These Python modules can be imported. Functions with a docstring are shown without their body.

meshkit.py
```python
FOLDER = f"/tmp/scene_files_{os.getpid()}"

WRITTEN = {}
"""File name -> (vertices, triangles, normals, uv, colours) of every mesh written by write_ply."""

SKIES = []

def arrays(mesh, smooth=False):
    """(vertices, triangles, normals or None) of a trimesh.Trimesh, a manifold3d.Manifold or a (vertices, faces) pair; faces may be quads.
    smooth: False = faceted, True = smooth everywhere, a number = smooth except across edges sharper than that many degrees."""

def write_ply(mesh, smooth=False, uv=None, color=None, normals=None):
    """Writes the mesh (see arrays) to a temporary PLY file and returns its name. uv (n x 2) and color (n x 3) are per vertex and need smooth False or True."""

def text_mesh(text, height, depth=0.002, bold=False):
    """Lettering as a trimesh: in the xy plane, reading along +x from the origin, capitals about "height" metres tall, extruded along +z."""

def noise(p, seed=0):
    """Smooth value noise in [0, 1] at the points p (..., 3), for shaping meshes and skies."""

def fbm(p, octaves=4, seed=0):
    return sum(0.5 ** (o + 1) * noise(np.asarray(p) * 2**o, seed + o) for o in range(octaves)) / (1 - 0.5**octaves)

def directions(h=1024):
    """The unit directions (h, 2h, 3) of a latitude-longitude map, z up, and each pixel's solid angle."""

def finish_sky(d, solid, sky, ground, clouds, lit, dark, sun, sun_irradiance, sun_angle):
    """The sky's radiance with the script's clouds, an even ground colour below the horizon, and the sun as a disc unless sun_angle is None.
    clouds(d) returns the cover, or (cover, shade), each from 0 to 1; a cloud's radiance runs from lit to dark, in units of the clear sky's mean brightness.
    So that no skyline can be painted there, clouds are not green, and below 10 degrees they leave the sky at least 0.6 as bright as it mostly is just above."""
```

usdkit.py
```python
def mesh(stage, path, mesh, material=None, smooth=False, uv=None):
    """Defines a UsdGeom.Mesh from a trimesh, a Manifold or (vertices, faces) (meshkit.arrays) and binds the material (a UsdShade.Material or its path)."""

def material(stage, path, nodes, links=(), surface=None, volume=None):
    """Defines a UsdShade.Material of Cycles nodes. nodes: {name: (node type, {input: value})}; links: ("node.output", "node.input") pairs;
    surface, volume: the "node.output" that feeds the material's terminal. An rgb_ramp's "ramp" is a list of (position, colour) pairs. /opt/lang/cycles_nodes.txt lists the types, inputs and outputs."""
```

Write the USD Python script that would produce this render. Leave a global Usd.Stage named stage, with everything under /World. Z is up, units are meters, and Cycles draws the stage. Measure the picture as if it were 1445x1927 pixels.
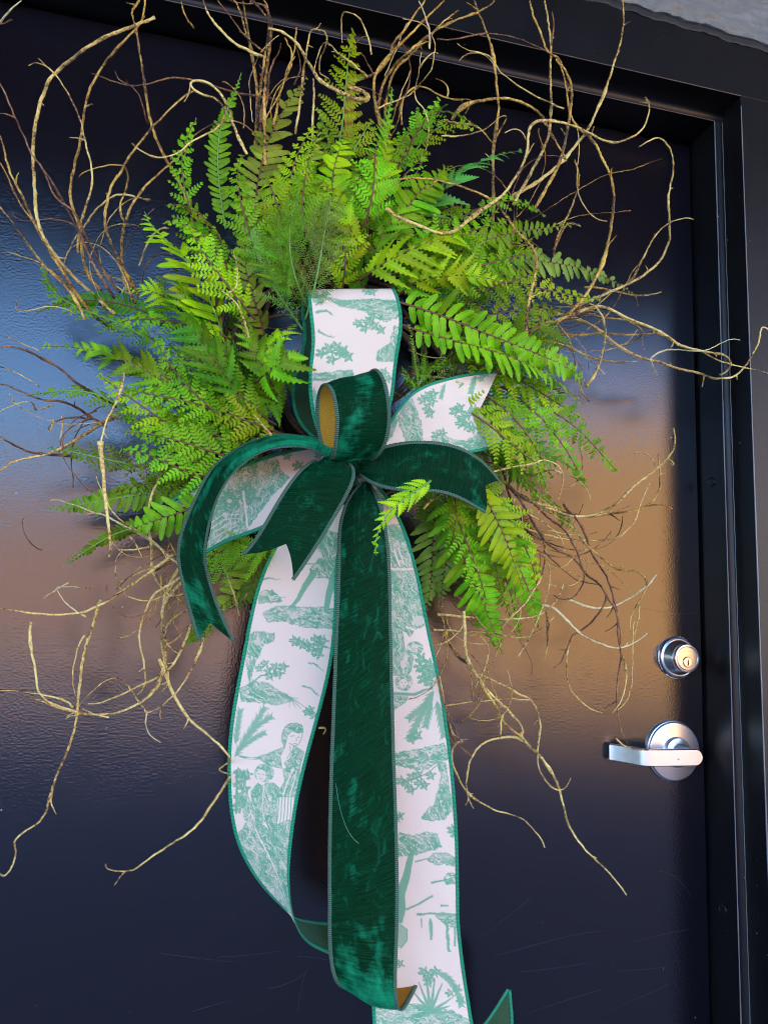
import math, random
import numpy as np, trimesh, usdkit, meshkit
from shapely.geometry import Polygon
from scipy.interpolate import make_interp_spline
from pxr import Usd, UsdGeom, UsdLux, UsdShade, Gf, Sdf, Vt

stage = Usd.Stage.CreateInMemory()
UsdGeom.SetStageUpAxis(stage, UsdGeom.Tokens.z)
UsdGeom.SetStageMetersPerUnit(stage, 1.0)
world = UsdGeom.Xform.Define(stage, '/World')
stage.SetDefaultPrim(world.GetPrim())
UsdGeom.Scope.Define(stage, '/World/Looks')

# ------------------------------------------------------------------ camera
CAM = np.array([0.0, -1.0305, 1.1541])
RT = np.array([0.97241369, -0.22999936, 0.0388833])
UP = np.array([-0.07021236, -0.1296398, 0.98907216])
FW = np.array([0.22244514, 0.9645174, 0.14221231])
F_PX, CX, CY = 1346.9, 722.5, 963.5
cam = UsdGeom.Camera.Define(stage, '/World/camera')
m = Gf.Matrix4d(*RT, 0, *UP, 0, *(-FW), 0, *CAM, 1)
cam.AddTransformOp().Set(m)
cam.CreateHorizontalApertureAttr(24.0)
cam.CreateVerticalApertureAttr(32.0)
cam.CreateFocalLengthAttr(24.0 * F_PX / 1445.0)
cam.CreateClippingRangeAttr(Gf.Vec2f(0.02, 500))
EXPOSURE = 2.8
cam.CreateExposureAttr(EXPOSURE)

# ------------------------------------------------------------------ daylight: open shade, sun behind the wall of the door
SUN_AZ = math.atan2(-0.55, 0.85)          # direction towards the sun, from +y
SUN_EL = math.radians(33)
sd = np.array([math.sin(SUN_AZ) * math.cos(SUN_EL), math.cos(SUN_AZ) * math.cos(SUN_EL), math.sin(SUN_EL)])
sun = UsdLux.DistantLight.Define(stage, '/World/sun')
sun.CreateIntensityAttr(1.25); sun.CreateAngleAttr(0.5); sun.CreateColorAttr(Gf.Vec3f(1.0, 0.93, 0.84))
sun.CreateNormalizeAttr(True)
zax = Gf.Vec3d(*sd); xax = Gf.Cross(Gf.Vec3d(0, 0, 1), zax).GetNormalized(); yax = Gf.Cross(zax, xax)
sun.AddTransformOp().Set(Gf.Matrix4d(*xax, 0, *yax, 0, *zax, 0, 0, 0, 0, 1))
sky = UsdLux.DomeLight.Define(stage, '/World/sky')
sky.GetPrim().SetCustomDataByKey('label', 'clear pale blue daytime sky'); sky.GetPrim().SetCustomDataByKey('kind', 'structure')
sky_m = usdkit.material(stage, '/World/Looks/sky', {
    's': ('sky_texture', {'sky_type': 'single_scattering', 'sun_disc': False, 'sun_elevation': SUN_EL, 'sun_rotation': SUN_AZ, 'aerosol_density': 0.1, 'ozone_density': 7.0}),
    'b': ('background_shader', {'strength': 0.15})}, [('s.color', 'b.color')], surface='b.background')
UsdShade.MaterialBindingAPI.Apply(sky.GetPrim()).Bind(sky_m)

# ------------------------------------------------------------------ helpers
used = {}
def path_for(name, parent):
    base = (parent.GetPath().pathString if parent is not None else '/World') + '/' + name
    n = used.get(base, 0); used[base] = n + 1
    return base if n == 0 else '%s_%03d' % (base, n)
def tag(p, label=None, cat=None, group=None, kind=None):
    p = p.GetPrim() if hasattr(p, 'GetPrim') else p
    for k, v in (('label', label), ('category', cat), ('group', group), ('kind', kind)):
        if v: p.SetCustomDataByKey(k, v)
    return p
def thing(name, label, cat, group=None):
    return tag(UsdGeom.Xform.Define(stage, path_for(name, None)), label, cat, group)
def obj(name, mesh, mat, parent=None, smooth=False, uv=None, prim=None):
    p = usdkit.mesh(stage, path_for(name, parent), mesh, mat, smooth=smooth, uv=uv)
    for k, a in (prim or {}).items():
        UsdGeom.PrimvarsAPI(p).CreatePrimvar(k, Sdf.ValueTypeNames.FloatArray, 'vertex').Set(Vt.FloatArray.FromNumpy(np.asarray(a, np.float32)))
    return p.GetPrim()
def at(px, py, y):
    """the point at depth y (metres in front of the door are negative) seen at a place of the picture"""
    r = (px - CX) / F_PX * RT - (py - CY) / F_PX * UP + FW
    return CAM + r * (y - CAM[1]) / r[1]
def proj(P):
    v = P - CAM; z = v @ FW
    return CX + F_PX * (v @ RT) / z, CY - F_PX * (v @ UP) / z
def spline(pts, n, tt=None):
    pts = np.asarray(pts, float)
    d = np.r_[0, np.cumsum(np.maximum(np.linalg.norm(np.diff(pts[:, :3], axis=0), axis=1), 1e-5) ** 0.7)]
    d /= d[-1]
    s = make_interp_spline(d, pts, k=min(3 if len(pts) > 3 else 2, len(pts) - 1))
    return s(np.linspace(0, 1, n) if tt is None else tt)
def grid_faces(r, c, closed=False):
    i, j = np.meshgrid(np.arange(r - 1), np.arange(c if closed else c - 1), indexing='ij')
    a = i * c + j; b = i * c + (j + 1) % c
    return np.stack([a, b, b + c, a + c], -1).reshape(-1, 4)
def q2t(f): return np.vstack([f[:, [0, 1, 2]], f[:, [0, 2, 3]]])
def tube(P, R, sides=6, ell=None, up=None, caps=True):
    """a tube along the points P with radii R; ell flattens it along the up vectors"""
    P = np.asarray(P, float); n = len(P)
    T = np.gradient(P, axis=0); T /= np.maximum(np.linalg.norm(T, axis=1, keepdims=True), 1e-9)
    if up is None:
        U = np.zeros((n, 3)); u = np.cross(T[0], [0.3, 0.9, 0.25]); u /= np.linalg.norm(u)
        for k in range(n):
            u = u - T[k] * (u @ T[k]); u /= max(np.linalg.norm(u), 1e-9); U[k] = u
    else:
        U = up - T * np.sum(up * T, 1, keepdims=True); U /= np.maximum(np.linalg.norm(U, axis=1, keepdims=True), 1e-9)
    V = np.cross(T, U)
    a = np.arange(sides) / sides * 2 * np.pi
    R = np.broadcast_to(R, (n,))[:, None, None]
    e = 1.0 if ell is None else ell
    v = P[:, None] + R * (np.cos(a)[None, :, None] * U[:, None] * e + np.sin(a)[None, :, None] * V[:, None])
    f = q2t(grid_faces(n, sides, True))
    v = v.reshape(-1, 3)
    L = np.r_[0, np.cumsum(np.linalg.norm(np.diff(P, axis=0), axis=1))]
    uv = np.stack([np.tile(np.arange(sides) / sides, n), np.repeat(L, sides)], 1)
    if caps:
        v = np.vstack([v, P[0], P[-1]]); k = np.arange(sides); b = (n - 1) * sides
        f = np.vstack([f, np.stack([(k + 1) % sides, k, np.full(sides, n * sides)], 1), np.stack([b + k, b + (k + 1) % sides, np.full(sides, n * sides + 1)], 1)])
        uv = np.vstack([uv, [0, 0], [0, L[-1]]])
    return v, f, uv
def join(parts):
    vs, fs, us, o = [], [], [], 0
    for p in parts:
        vs.append(p[0]); fs.append(p[1] + o); o += len(p[0])
        if len(p) > 2: us.append(p[2])
    return (np.vstack(vs), np.vstack(fs)) + ((np.vstack(us),) if us else ())
def rounded_prism(poly, r, axis, lo, hi):
    """a plan polygon with softened corners, drawn out along an axis"""
    p = Polygon(poly).buffer(-r, join_style=2).buffer(r, quad_segs=3)
    t = trimesh.creation.extrude_polygon(p, hi - lo, engine='earcut')
    v = t.vertices
    if axis == 'z': v = np.stack([v[:, 0], v[:, 1], v[:, 2] + lo], 1)
    elif axis == 'x': v = np.stack([v[:, 2] + lo, v[:, 0], v[:, 1]], 1)
    return trimesh.Trimesh(v, t.faces, process=False)
def box(x0, x1, y0, y1, z0, z1, b=0.0):
    if b <= 0:
        t = trimesh.creation.box((x1 - x0, y1 - y0, z1 - z0)); t.apply_translation(((x0 + x1) / 2, (y0 + y1) / 2, (z0 + z1) / 2)); return t
    pts = []
    for sx in (0, 1):
        for sy in (0, 1):
            for sz in (0, 1):
                c = np.array([(x0, x1)[sx], (y0, y1)[sy], (z0, z1)[sz]], float)
                s = np.array([1 - 2 * sx, 1 - 2 * sy, 1 - 2 * sz]) * b
                for k in range(3):
                    w = s.copy(); w[k] = 0; pts.append(c + w)
    return trimesh.convex.convex_hull(np.array(pts))
def revolve(profile, centre, axis=(0, -1, 0), n=64):
    """a lathe: (radius, distance along the axis) pairs, axis out of the door"""
    prof = np.array(profile, float); a = np.arange(n) / n * 2 * np.pi
    v = np.stack([prof[:, 0:1] * np.cos(a), np.broadcast_to(-prof[:, 1:2], (len(prof), n)), prof[:, 0:1] * np.sin(a)], -1).reshape(-1, 3) + centre
    return v, q2t(grid_faces(len(prof), n, True))[:, ::-1]
M = {}
def mat(name, nodes, links, surface='p.BSDF'):
    M[name] = usdkit.material(stage, '/World/Looks/' + name, nodes, links, surface=surface); return M[name]
RNG = np.random.default_rng(7)

# ------------------------------------------------------------------ materials of the setting
def paint(name, base, rough, peel, bump, specks=True, tint=(0.5, 0.5, 0.55), ior=1.85):
    nodes = {'g': ('geometry', {}), 'n': ('noise_texture', {'scale': peel, 'detail': 2.0, 'roughness': 0.5}),
        'b': ('bump', {'strength': bump, 'distance': 0.001}),
        'vo': ('voronoi_texture', {'scale': 42.0, 'randomness': 1.0}), 'wn': ('noise_texture', {'scale': 5.0, 'detail': 3.0}),
        'sz': ('map_range', {'value': 0, 'from_min': 0.42, 'from_max': 0.72, 'to_min': 0.0, 'to_max': 0.06, 'clamp': True}),
        'lt': ('math', {'math_type': 'less_than'}),
        'sm': ('noise_texture', {'scale': 3.0, 'detail': 5.0, 'roughness': 0.6, 'distortion': 0.4}),
        'rr': ('map_range', {'from_min': 0.3, 'from_max': 0.7, 'to_min': rough * 0.85, 'to_max': rough * 1.2, 'clamp': True}),
        'c': ('mix', {'color1': base, 'color2': tint}), 'p': ('principled_bsdf', {'ior': ior})}
    links = [('g.position', 'n.vector'), ('g.position', 'vo.vector'), ('g.position', 'wn.vector'), ('g.position', 'sm.vector'), ('n.fac', 'b.height'), ('b.normal', 'p.normal'),
        ('wn.fac', 'sz.value'), ('vo.distance', 'lt.value1'), ('sz.result', 'lt.value2'), ('sm.fac', 'rr.value'), ('rr.result', 'p.roughness'), ('c.color', 'p.base_color')]
    if specks: links.append(('lt.value', 'c.fac'))
    else: nodes['c'][1]['fac'] = 0.0
    return mat(name, nodes, links)
paint('door_paint', (0.0034, 0.0025, 0.0042), 0.1, 330.0, 0.3)
paint('frame_paint', (0.0038, 0.0033, 0.0040), 0.34, 260.0, 0.12, ior=1.42)
mat('frame_highlight_brown', {'p': ('principled_bsdf', {'base_color': (0.16, 0.10, 0.07), 'roughness': 0.45})}, [])
paint('frame_highlight', (0.13, 0.125, 0.13), 0.4, 260.0, 0.1, False)
mat('stucco', {'g': ('geometry', {}), 'n': ('noise_texture', {'scale': 38.0, 'detail': 8.0, 'roughness': 0.7, 'distortion': 1.5}), 'b': ('bump', {'strength': 1.0, 'distance': 0.006}),
    'mp': ('mapping', {'scale': (1, 1, 3)}), 'r': ('noise_texture', {'scale': 14.0, 'detail': 5.0}), 'rr': ('rgb_ramp', {'ramp': [(0.25, (0.24, 0.24, 0.25)), (0.45, (0.16, 0.16, 0.162)), (0.56, (0.20, 0.195, 0.185)), (0.63, (0.19, 0.13, 0.09)), (0.70, (0.10, 0.04, 0.015))]}),
    'p': ('principled_bsdf', {'roughness': 0.85})},
    [('g.position', 'n.vector'), ('g.position', 'mp.vector'), ('mp.vector', 'r.vector'), ('r.fac', 'rr.fac'), ('rr.color', 'p.base_color'), ('n.fac', 'b.height'), ('b.normal', 'p.normal')])
mat('caulk', {'p': ('principled_bsdf', {'base_color': (0.006, 0.006, 0.007), 'roughness': 0.6})}, [])
def noisy(name, c1, c2, scale, rough):
    mat(name, {'g': ('geometry', {}), 'n': ('noise_texture', {'scale': scale, 'detail': 6.0}), 'r': ('rgb_ramp', {'ramp': [(0.3, c1), (0.7, c2)]}), 'p': ('principled_bsdf', {'roughness': rough})},
        [('g.position', 'n.vector'), ('n.fac', 'r.fac'), ('r.color', 'p.base_color')])
noisy('concrete', (0.15, 0.165, 0.20), (0.21, 0.225, 0.26), 2.0, 0.85)
noisy('wall_paint', (0.30, 0.30, 0.31), (0.36, 0.35, 0.35), 3.0, 0.9)
noisy('soffit', (0.03, 0.016, 0.010), (0.04, 0.022, 0.014), 3.0, 0.9)
noisy('facade', (0.26, 0.14, 0.10), (0.34, 0.19, 0.13), 1.2, 0.9)
noisy('facade_ochre', (0.36, 0.18, 0.06), (0.46, 0.25, 0.09), 1.2, 0.9)
noisy('facade_dark', (0.10, 0.07, 0.06), (0.14, 0.10, 0.08), 1.2, 0.7)

# ------------------------------------------------------------------ the setting
tag(obj('pavement', box(-40, 40, -40, 0.6, -0.3, 0.0), M['concrete']), 'grey concrete pavement in front of the door', None, None, 'structure')
X0, X1, D1, D2 = 0.7785, 0.7945, 0.0618, 0.1065
Z0, Z1 = 2.0158, 2.033
XL = -0.445
wall = thing('building_wall', 'plain wall of the building around the dark door frame', 'wall')
obj('wall_panel', box(X1 + 0.17, 9, -0.09, 0.35, 0, 5.6), M['wall_paint'], wall)
obj('wall_panel', box(-14, XL - 0.2, -0.09, 0.35, 0, 5.6), M['wall_paint'], wall)
obj('wall_panel', box(XL - 0.2, X1 + 0.17, -0.085, 0.35, 2.2, 5.6), M['wall_paint'], wall)
obj('backing', box(XL - 0.2, X1 + 0.17, 0.12, 0.3, 0, 2.2), M['wall_paint'], wall)
# stucco above the head, its lower edge ragged over black caulk
xs = np.linspace(-0.9, 1.5, 400)
zl = 2.150 - 0.012 * np.clip((xs - 0.55) / 0.27, 0, 3) + 0.009 * (meshkit.fbm(np.stack([xs * 40, xs * 0, xs * 0], 1), 4, 3) - 0.5)
def strip(xs, zlo, zhi, yf, yb, rough=0.0):
    n = len(xs); rows = [(zlo, yb), (zlo, yf + 0.002), (zlo + 0.003, yf), (zhi, yf), (zhi, yb)]
    v = np.stack([np.stack([xs, np.full(n, y) + rough * meshkit.fbm(np.stack([xs * 90, z * 90, z * 0], 1), 3, 5), z], 1) for z, y in rows])
    return v.reshape(-1, 3), q2t(grid_faces(5, n))
lint = thing('stucco_lintel', 'rough grey white stucco lintel with a rust stain above the door frame', 'lintel')
obj('stucco_face', strip(xs, zl, np.full(400, 2.9), -0.119, -0.09, 0.006), M['stucco'], lint, smooth=30)
zc = zl - 0.004 - 0.006 * meshkit.fbm(np.stack([xs * 60, xs * 0 + 7, xs * 0], 1), 4, 9)
obj('caulk_line', strip(xs, zc - 0.003, zl + 0.02, -0.1125, -0.09, 0.005), M['caulk'], lint, smooth=30)
can = thing('canopy', 'dark flat canopy roof over the entrance', 'canopy')
obj('soffit', trimesh.convex.convex_hull([(x, y, z) for x, y in ((-8, -0.1), (9, -0.1), (9, -3.3), (-8, -2.7)) for z in (2.95, 3.12)]), M['soffit'], can)
# the sunlit building across the way, which the door mirrors
fac = thing('opposite_building', 'low sunlit brown building across the pavement mirrored in the door', 'building')
fa, fb = np.array([-14.0, -19.5]), np.array([8.0, -6.9])
fd = (fb - fa) / np.linalg.norm(fb - fa); fn = np.array([fd[1], -fd[0]])
def slab(s0, s1, z0, z1, t0, t1):
    P = [fa + fd * s + fn * t for s in (s0, s1) for t in (t0, t1)]
    return trimesh.convex.convex_hull([(p[0], p[1], z) for p in P for z in (z0, z1)])
FL = np.linalg.norm(fb - fa)
obj('wall', slab(0, FL, 0, 3.3, 0.0, 3.0), M['facade'], fac)
obj('wall', slab(FL - 4.8, FL, 0, 4.3, -0.25, 2.9), M['facade_ochre'], fac)
obj('parapet', slab(-0.1, FL - 4.9, 3.3, 3.55, -0.1, 3.1), M['facade_dark'], fac)
for s in (4, 9, 13.5, 18):
    w = obj('window', slab(s, s + 1.6, 1.0, 2.3, -0.04, 0.02), M['facade_dark'], fac)

# ------------------------------------------------------------------ door frame
fr = thing('door_frame', 'dark painted steel door frame with stepped rebate', 'door frame')
jp = [(X0, 0.06), (X0, -D1), (X1, -D1), (X1, -D2), (X1 + 0.22, -D2), (X1 + 0.22, 0.06)]
obj('jamb', rounded_prism(jp, 0.0016, 'z', 0, Z1 + 0.0), M['frame_paint'], fr, smooth=40)
jl = [(2 * XL - x - 2 * (XL - XL) , y) for x, y in jp]
jl = [(XL - (x - X0), y) for x, y in jp]
obj('jamb', rounded_prism(jl, 0.0016, 'z', 0, Z1), M['frame_paint'], fr, smooth=40)
hp = [(0.06, Z0), (-D1 - 0.0004, Z0), (-D1 - 0.0004, Z1), (-D2 - 0.0004, Z1), (-D2 - 0.0004, 2.22), (0.06, 2.22)]
obj('head', rounded_prism(hp, 0.0016, 'x', XL - 0.236, X1 + 0.22), M['frame_paint'], fr, smooth=40)
for k in (0,): pass
# edge highlights of the frame, painted on as light-coloured beads along the arrises
def arris(p, q, r=0.0011):
    n = 120; t = np.linspace(0, 1, n)[:, None]; P = np.array(p) * (1 - t) + np.array(q) * t
    R = r * (0.55 + 0.75 * meshkit.fbm(np.concatenate([t * 60, t * 0, t * 0], 1), 3, int(1000 * abs(p[0] + p[1])) + 1))
    return tube(P, R, 6)[:2]
for x, y in ((X0 + 0.0007, -D1 + 0.0006), (X1 + 0.0007, -D2 + 0.0006)):
    obj('worn_edge', arris((x, y, 0.3), (x, y, Z0)), M['frame_highlight'], fr, smooth=True)
obj('worn_edge', arris((X1 - 0.0009, -D1 - 0.0003, 0.3), (X1 - 0.0009, -D1 - 0.0003, Z0), 0.0006), M['frame_highlight'], fr, smooth=True)
for z, y in ((Z0 + 0.0007, -D1), (Z1 + 0.0007, -D2)):
    obj('worn_edge', arris((XL, y, z), (X0 + (0.016 if z > 2.03 else 0), y, z), 0.00055), M['frame_highlight_brown'], fr, smooth=True)
for z in (at(1338, 907, -0.03)[2], at(1362, 1712, -0.03)[2]):
    a = np.arange(24) / 24 * 2 * np.pi
    prof = [(0.0, 0.0012), (0.0058, 0.0012), (0.0066, 0.0005), (0.0072, 0.0016), (0.0078, 0.0016), (0.0084, 0.0)]
    v = np.array([[X0 - h, -0.03 + r * math.cos(t), z + r * math.sin(t)] for r, h in prof for t in a])
    obj('plug', (v, q2t(grid_faces(len(prof), 24, True))), M['frame_paint'], fr, smooth=50)

# ------------------------------------------------------------------ door with its locks
door = thing('door', 'dark brown glossy flush steel door with orange peel paint', 'door')
obj('panel', box(XL + 0.004, X0 - 0.0035, 0.0, 0.045, 0.012, Z0 - 0.004, 0.0012), M['door_paint'], door)
def metal(name, base, rough, aniso=0.0, scr=(1, 1, 1), bump=0.05):
    mat(name, {'g': ('geometry', {}), 'mp': ('mapping', {'scale': scr}), 'n': ('noise_texture', {'scale': 900.0, 'detail': 2.0}), 'b': ('bump', {'strength': bump, 'distance': 0.0003}),
        'p': ('principled_bsdf', {'metallic': 1.0, 'base_color': base, 'roughness': rough, 'anisotropic': aniso})},
        [('g.position', 'mp.vector'), ('mp.vector', 'n.vector'), ('n.fac', 'b.height'), ('b.normal', 'p.normal')])
metal('satin_chrome', (0.84, 0.84, 0.83), 0.27, 0.0, (1, 1, 1), 0.04)
metal('brushed_steel', (0.82, 0.82, 0.80), 0.32, 0.0, (0.06, 1, 1), 0.12)
metal('plug_metal', (0.70, 0.66, 0.58), 0.28)
mat('keyway', {'p': ('principled_bsdf', {'base_color': (0.01, 0.01, 0.01), 'roughness': 0.5})}, [])
mat('paint_drip', {'p': ('principled_bsdf', {'base_color': (0.75, 0.76, 0.78), 'roughness': 0.4})}, [])
B = at(1272.3, 1237.3, 0)
bolt = obj('deadbolt', revolve([(0.0325, 0.0), (0.0328, 0.003), (0.0315, 0.0065), (0.0295, 0.0075), (0.0285, 0.0068), (0.0275, 0.009), (0.0225, 0.0195), (0.0215, 0.021), (0.0195, 0.0215)], B), M['satin_chrome'], door, smooth=40)
obj('cylinder', revolve([(0.0212, 0.019), (0.0222, 0.022), (0.0222, 0.0265), (0.0212, 0.0282), (0.0190, 0.0286), (0.0182, 0.0275)], B), M['satin_chrome'], bolt, smooth=40)
obj('cylinder_face', revolve([(0.0180, 0.0268), (0.0178, 0.0278), (0.0172, 0.0282), (0.0085, 0.0282), (0.0082, 0.0276)], B), M['plug_metal'], bolt, smooth=40)
c = B + [0, 0, -0.0055]
obj('cylinder_face_plate', revolve([(0.0173, 0.02795), (0.0, 0.02795)], B), M['plug_metal'], bolt)
obj('key_plug', revolve([(0.0076, 0.0279), (0.0076, 0.0290), (0.0070, 0.0296), (0.0, 0.0297)], c), M['satin_chrome'], bolt, smooth=40)
obj('plug_ring', revolve([(0.0084, 0.0281), (0.0084, 0.0284), (0.0076, 0.0285)], c), M['keyway'], bolt)
kp = Polygon([(-0.0006, 0.0045), (0.0006, 0.0045), (0.0007, 0.0015), (0.0014, 0.0008), (0.0010, -0.0008), (0.0016, -0.0020), (0.0008, -0.0030), (0.0008, -0.0055), (-0.0010, -0.0055), (-0.0012, -0.0028), (-0.0004, -0.0018), (-0.0010, -0.0002)])
t = trimesh.creation.extrude_polygon(kp, 0.0006, engine='earcut'); v = t.vertices
obj('keyhole', (np.stack([v[:, 0], -0.0296 - v[:, 2], v[:, 1]], 1) + c, t.faces[:, ::-1]), M['keyway'], bolt)
# a line of worn engraving above the key plug
eng = [box(B[0] - 0.0085 + i * 0.0024, B[0] - 0.0085 + i * 0.0024 + 0.0016, -0.0284, -0.0278, B[2] + 0.0068, B[2] + 0.0086, 0.0) for i in range(7)]
obj('engraving', trimesh.util.concatenate(eng), M['keyway'] if False else M['satin_chrome'], bolt)
dr = []
for a, r, l in ((2.5, 0.0315, 0.02), (3.1, 0.033, 0.016), (3.6, 0.0322, 0.012), (4.4, 0.0325, 0.02), (5.2, 0.0325, 0.014), (1.2, 0.0325, 0.014)):
    aa = np.linspace(a - l / 0.06, a + l / 0.06, 14)
    P = B + np.stack([r * np.cos(aa), np.full(14, -0.0012), r * np.sin(aa)], 1)
    dr.append(tube(P, 0.0007 + 0.0009 * RNG.random(14), 6)[:2])
obj('paint_drip', join(dr), M['paint_drip'], bolt, smooth=True)
L = at(1264, 1413, 0)
lev = obj('lever_handle', revolve([(0.0445, 0.0), (0.0447, 0.006), (0.0440, 0.0078), (0.0425, 0.0088), (0.0240, 0.0105), (0.0225, 0.0110)], L), M['brushed_steel'], door, smooth=30)
obj('rose_rim', revolve([(0.0465, 0.0), (0.0468, 0.0022), (0.0460, 0.0042), (0.0446, 0.0048)], L), M['satin_chrome'], lev, smooth=40)
obj('hub', revolve([(0.0230, 0.0100), (0.0230, 0.0150), (0.0215, 0.0180), (0.0170, 0.0195), (0.0140, 0.0210), (0.0120, 0.0300), (0.0115, 0.0460), (0.0120, 0.0500)], L), M['satin_chrome'], lev, smooth=40)
# the lever: a flat bar out of the hub, bent back towards the door at its free end
hw = 0.0122; tk = 0.0035
path = np.array([(0.0145, -0.0510), (0.010, -0.0510), (-0.030, -0.0520), (-0.072, -0.0530), (-0.079, -0.0518), (-0.0835, -0.0485), (-0.0865, -0.0440), (-0.101, -0.0200), (-0.113, -0.0010 - 0.006)])
PP = np.c_[path, np.zeros(len(path))]
tt = np.concatenate([np.linspace(0, 1, 60)])
bar = spline(PP, 90)
T = np.gradient(bar, axis=0); T /= np.linalg.norm(T, axis=1, keepdims=True)
N = np.stack([-T[:, 1], T[:, 0], 0 * T[:, 0]], 1)
s_from = (0.0145 - bar[:, 0]); end = np.clip(1 - (np.minimum(s_from, hw) / hw), 0, 1)
half = hw * np.sqrt(np.clip(1 - end ** 2, 0.0004, 1)); half[-2:] *= [0.97, 0.9]
ring = []
for k in range(len(bar)):
    h = half[k]; e = min(0.0012, h * 0.4)
    sec = [(-h + e, tk), (h - e, tk), (h, tk - e), (h, -tk + e), (h - e, -tk), (-h + e, -tk), (-h, -tk + e), (-h, tk - e)]
    ring.append([np.array([bar[k, 0] + N[k, 0] * b, bar[k, 1] + N[k, 1] * b, a]) for a, b in sec])
ring = np.array(ring).reshape(-1, 3) + L + [0, 0, 0]
nb = len(bar); fcs = q2t(grid_faces(nb, 8, True))
cap = np.array([[0, i, i + 1] for i in range(1, 7)]); fcs = np.vstack([fcs, cap, cap[:, ::-1] + (nb - 1) * 8])
tm = trimesh.Trimesh(ring, fcs, process=False); trimesh.repair.fix_normals(tm)
obj('lever_bar', tm, M['brushed_steel'], lev, smooth=35)
obj('set_screw', revolve([(0.0009, 0.0565), (0.0, 0.0566)], L + [-0.028, 0, -0.002]), M['keyway'], lev)

# fine scratches in the paint
mat('scratch', {'p': ('principled_bsdf', {'base_color': (0.045, 0.045, 0.058), 'roughness': 0.5})}, [])
for q in ('930,1800 985,1785 1060,1765 1140,1752', '1000,1905 1060,1885 1135,1862', '560,1800 620,1808 670,1822', '300,1795 390,1806 440,1812', '360,1905 400,1893 432,1884', '505,1862 560,1842 580,1826', '905,1765 930,1745 1000,1690', '1190,1773 1240,1761 1294,1750', '1162,1828 1200,1826 1252,1821', '1150,1900 1200,1880 1260,1852', '410,1802 470,1798 530,1790', '1240,1640 1275,1655 1300,1690', '1155,1125 1240,1151 1318,1153', '560,1905 565,1870 575,1830', '980,1830 1050,1822 1110,1812'):
    P = np.array([at(*(float(v) for v in e.split(',')), -0.0001) for e in q.split()])
    obj('scratch', tube(spline(P, 40), 0.00016 * (0.3 + 0.9 * meshkit.noise(np.stack([np.arange(40) * 0.6, np.zeros(40), np.full(40, len(q))], 1), 3)), 4)[:2], M['scratch'], door)

# ------------------------------------------------------------------ wreath: twigs
def bark(name, lite, mid, dark, lo, hi):
    mat(name, {'g': ('geometry', {}), 'n': ('noise_texture', {'scale': 330.0, 'detail': 4.0, 'roughness': 0.65}), 'n2': ('noise_texture', {'scale': 26.0, 'detail': 3.0}),
        'a': ('mix_float', {'fac': 0.45}), 'r': ('rgb_ramp', {'ramp': [(lo, dark), ((lo + hi) / 2, mid), (hi, lite)]}), 'b': ('bump', {'strength': 1.0, 'distance': 0.0014}),
        'p': ('principled_bsdf', {'roughness': 0.75})},
        [('g.position', 'n.vector'), ('g.position', 'n2.vector'), ('n.fac', 'a.a'), ('n2.fac', 'a.b'), ('a.result', 'r.fac'), ('r.color', 'p.base_color'), ('n.fac', 'b.height'), ('b.normal', 'p.normal')])
bark('twig_pale', (0.82, 0.60, 0.20), (0.56, 0.33, 0.08), (0.05, 0.02, 0.01), 0.40, 0.57)
bark('twig_golden', (0.78, 0.50, 0.10), (0.44, 0.22, 0.035), (0.035, 0.014, 0.008), 0.42, 0.60)
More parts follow.
